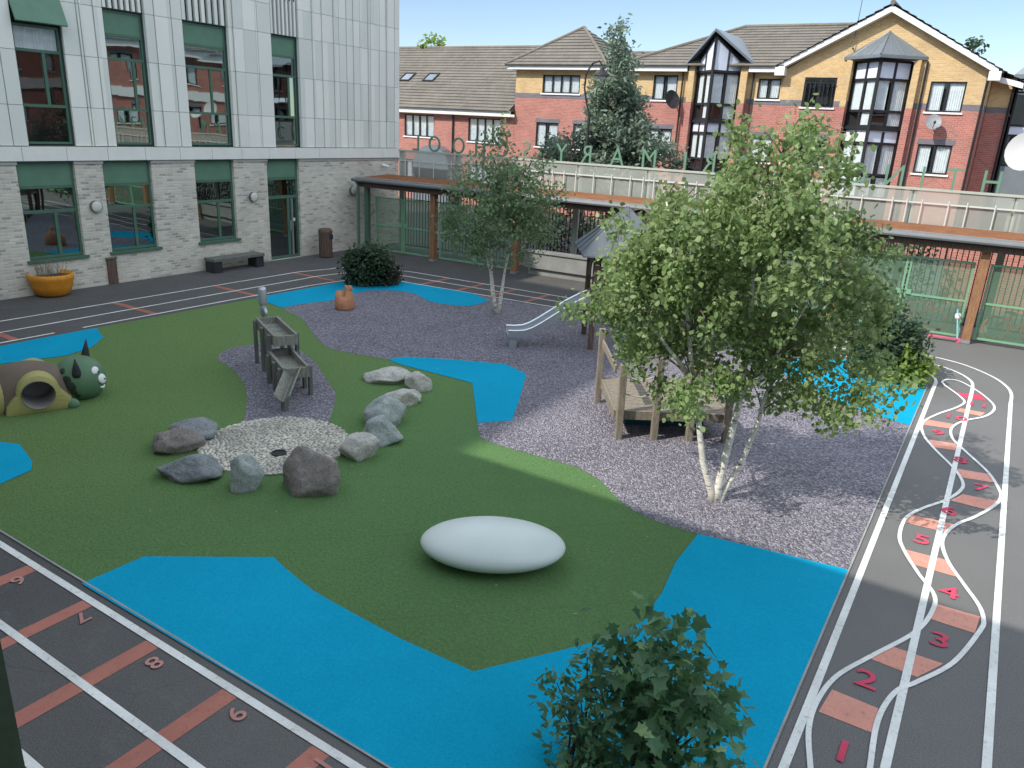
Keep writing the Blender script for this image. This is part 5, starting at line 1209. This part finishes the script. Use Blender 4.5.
def bush(name, label, base, lumps, seed, mat, leaf, aspect, per, density, sig, kind, cat='shrub', group=None, extra=None, depth=.9):
    rng = random.Random(seed); t = thing(name, label, cat, base, group); s = px_size(base); v = Vector((base.x, base.y, 0)).normalized(); sites = []; st = MB()
    for x, y, r in lumps:
        c0 = facing(x, y, base); R_ = r*s; nc = max(3, int(density*R_*R_*14))
        for k in range(nc):
            o = sphere_rand(rng, .45); c = c0+o*R_*Vector((1,1,1)).length/1.73 + v*rng.uniform(-.2,.2)*depth
            if c.z < .03: c.z = rng.uniform(.03, .2)
            if rng.random() < .35: st.tube([base+Vector((rng.uniform(-.15,.15), rng.uniform(-.15,.15), 0)), base.lerp(c, .5)+Vector((0,0,.1)), c], [.014,.009,.004], 4, False)
            for i in range(int(per*rng.uniform(.6,1.4))): sites.append(c+Vector((rng.gauss(0,sig), rng.gauss(0,sig), rng.gauss(0,sig))))
    st.build('stems', TRUNK, t); leaf_mesh(rng, sites, leaf, aspect, .25, kind, .9).build('foliage', mat, t)
    if extra:
        es = [facing(x, y, base)-v*.45 for x, y in extra]; leaf_mesh(rng, es, leaf*1.0, aspect, .1, kind, 1).build('pale_leaves', LEAF_Y, t)
    return t
b = G(650, 792)
bush('lobed_shrub', 'dark shrub with broad lobed leaves in the foreground on the blue surface', b, [(665,662,30),(690,695,36),(645,695,34),(700,732,34),(655,750,44),(714,757,20),(625,650,9),(662,638,13)], 3, LEAF_M, .13, .6, 12, 13, .085, 'lobed', group=None, extra=[(655,682),(648,687),(728,702)])
b2 = b + Vector((-.55, -.2, 0))
bush('narrow_leaved_shrub', 'bushy shrub with small narrow leaves at the left of the lobed one', G(585, 775), [(592,690,30),(575,715,26),(580,755,36),(612,720,30),(562,690,12),(598,662,12),(625,760,30),(600,780,40)], 4, LEAF_M, .085, .4, 22, 14, .075, 'long')
bush('round_shrub', 'round dark evergreen shrub on the rear blue patch near the corner', G(368, 285), [(362,266,16),(375,260,15),(355,260,10),(364,276,15),(380,274,12),(368,255,8)], 5, LEAF_D, .12, .55, 40, 13, .10, 'long')
bush('bronze_shrub', 'dull bronze shrub pressed against the round evergreen', G(388, 284), [(388,268,11),(391,276,9),(386,280,9)], 6, LEAF_R, .12, .55, 34, 12, .09, 'long')
bush('side_shrub', 'dark leafy shrub behind the right blue patch by the track bend', G(893, 377), [(878,345,26),(897,338,24),(872,362,18),(908,350,18),(888,320,18),(900,325,14)], 7, LEAF_D, .11, .55, 34, 9, .1, 'long')
bush('lime_shrub', 'small yellow green shrub at the bend of the track', G(908, 384), [(903,366,19),(915,370,14),(896,376,14),(912,380,10)], 8, LEAF_L, .11, .6, 34, 9, .09, 'long')
# greenery beyond the fence
def hedge(name, label, x0, x1, y0, z, dens, seed, mat, dy=1.0):
    rng = random.Random(seed); t = thing(name, label, 'hedge', ((x0+x1)/2, y0, 0)); n = int((x1-x0)*z*dens)
    s = []
    for i in range(n):
        x = rng.uniform(x0, x1); zz = z*rng.random()**.8*(.85+.25*noise.noise(Vector((x*1.3, 0, seed)))); s.append(Vector((x, y0+rng.gauss(0, dy*.4), zz)))
    st = MB()
    for k in range(int((x1-x0)*2)): x = x0+.5*k; st.tube([(x, y0, -.05), (x+rng.uniform(-.1,.1), y0, z*.6)], [.03,.01], 5)
    st.build('stems', TRUNK, t); leaf_mesh(rng, s, .16, .6, .2, 'diamond', .8).build('foliage', mat, t)
hedge('hedge', 'clipped green hedge seen through the bars behind the slide tower', -15.5, -6.5, 25.6, 2.0, 190, 3, LEAF_D)
hedge('hedge', 'loose green hedge seen over the mesh gates at the right', -4.6, -1.6, 26.2, 2.3, 190, 4, LEAF_D)
gw = thing('garden_wall', 'red brick wall behind the fence at the right', 'wall', (1.5, 27.5, 0)); m = MB(); m.box(-1.4, 8, 27.4, 27.6, -.05, 2.2); m.build('wall_body', BRK_RED, gw); m = MB(); m.box(-1.45, 8, 27.35, 27.65, 2.202, 2.3); m.build('coping', BRK_GRY, gw)
bush('roof_weed', 'yellow green tree top showing over the low roof ridge', Vector((-34.3, 44.2, 8.6)), [(425,45,5),(434,43,6),(442,46,5)], 9, LEAF_L, .3, .6, 14, 3, .2, 'diamond', 'tree')
bush('far_tree', 'dark far treetop over the right slope of the gable roof', Vector((-3.2, 52, 9.0)), [(968,45,5),(974,48,6)], 10, LEAF_D, .3, .6, 14, 3, .2, 'diamond', 'tree')
# fallen leaves and litter specks
rng = random.Random(12)
m = MB()
for k in range(45):
    x, y = rng.uniform(-11, -.8), rng.uniform(3.5, 12); s_ = rng.uniform(.008, .022); a = rng.random()*6.28
    p = [Vector((x+s_*math.cos(a+q)*f, y+s_*math.sin(a+q)*f, .022+rng.random()*.008)) for q, f in ((0,1.3),(1.57,.6),(3.14,1.3),(4.71,.6))]; m.quad(*p)
tag(m.build('fallen_leaves', plain('dry_leaf', (.36,.34,.24), .9, .4), None), 'small dry leaves scattered over turf and blue surface', 'leaves', kind='stuff')
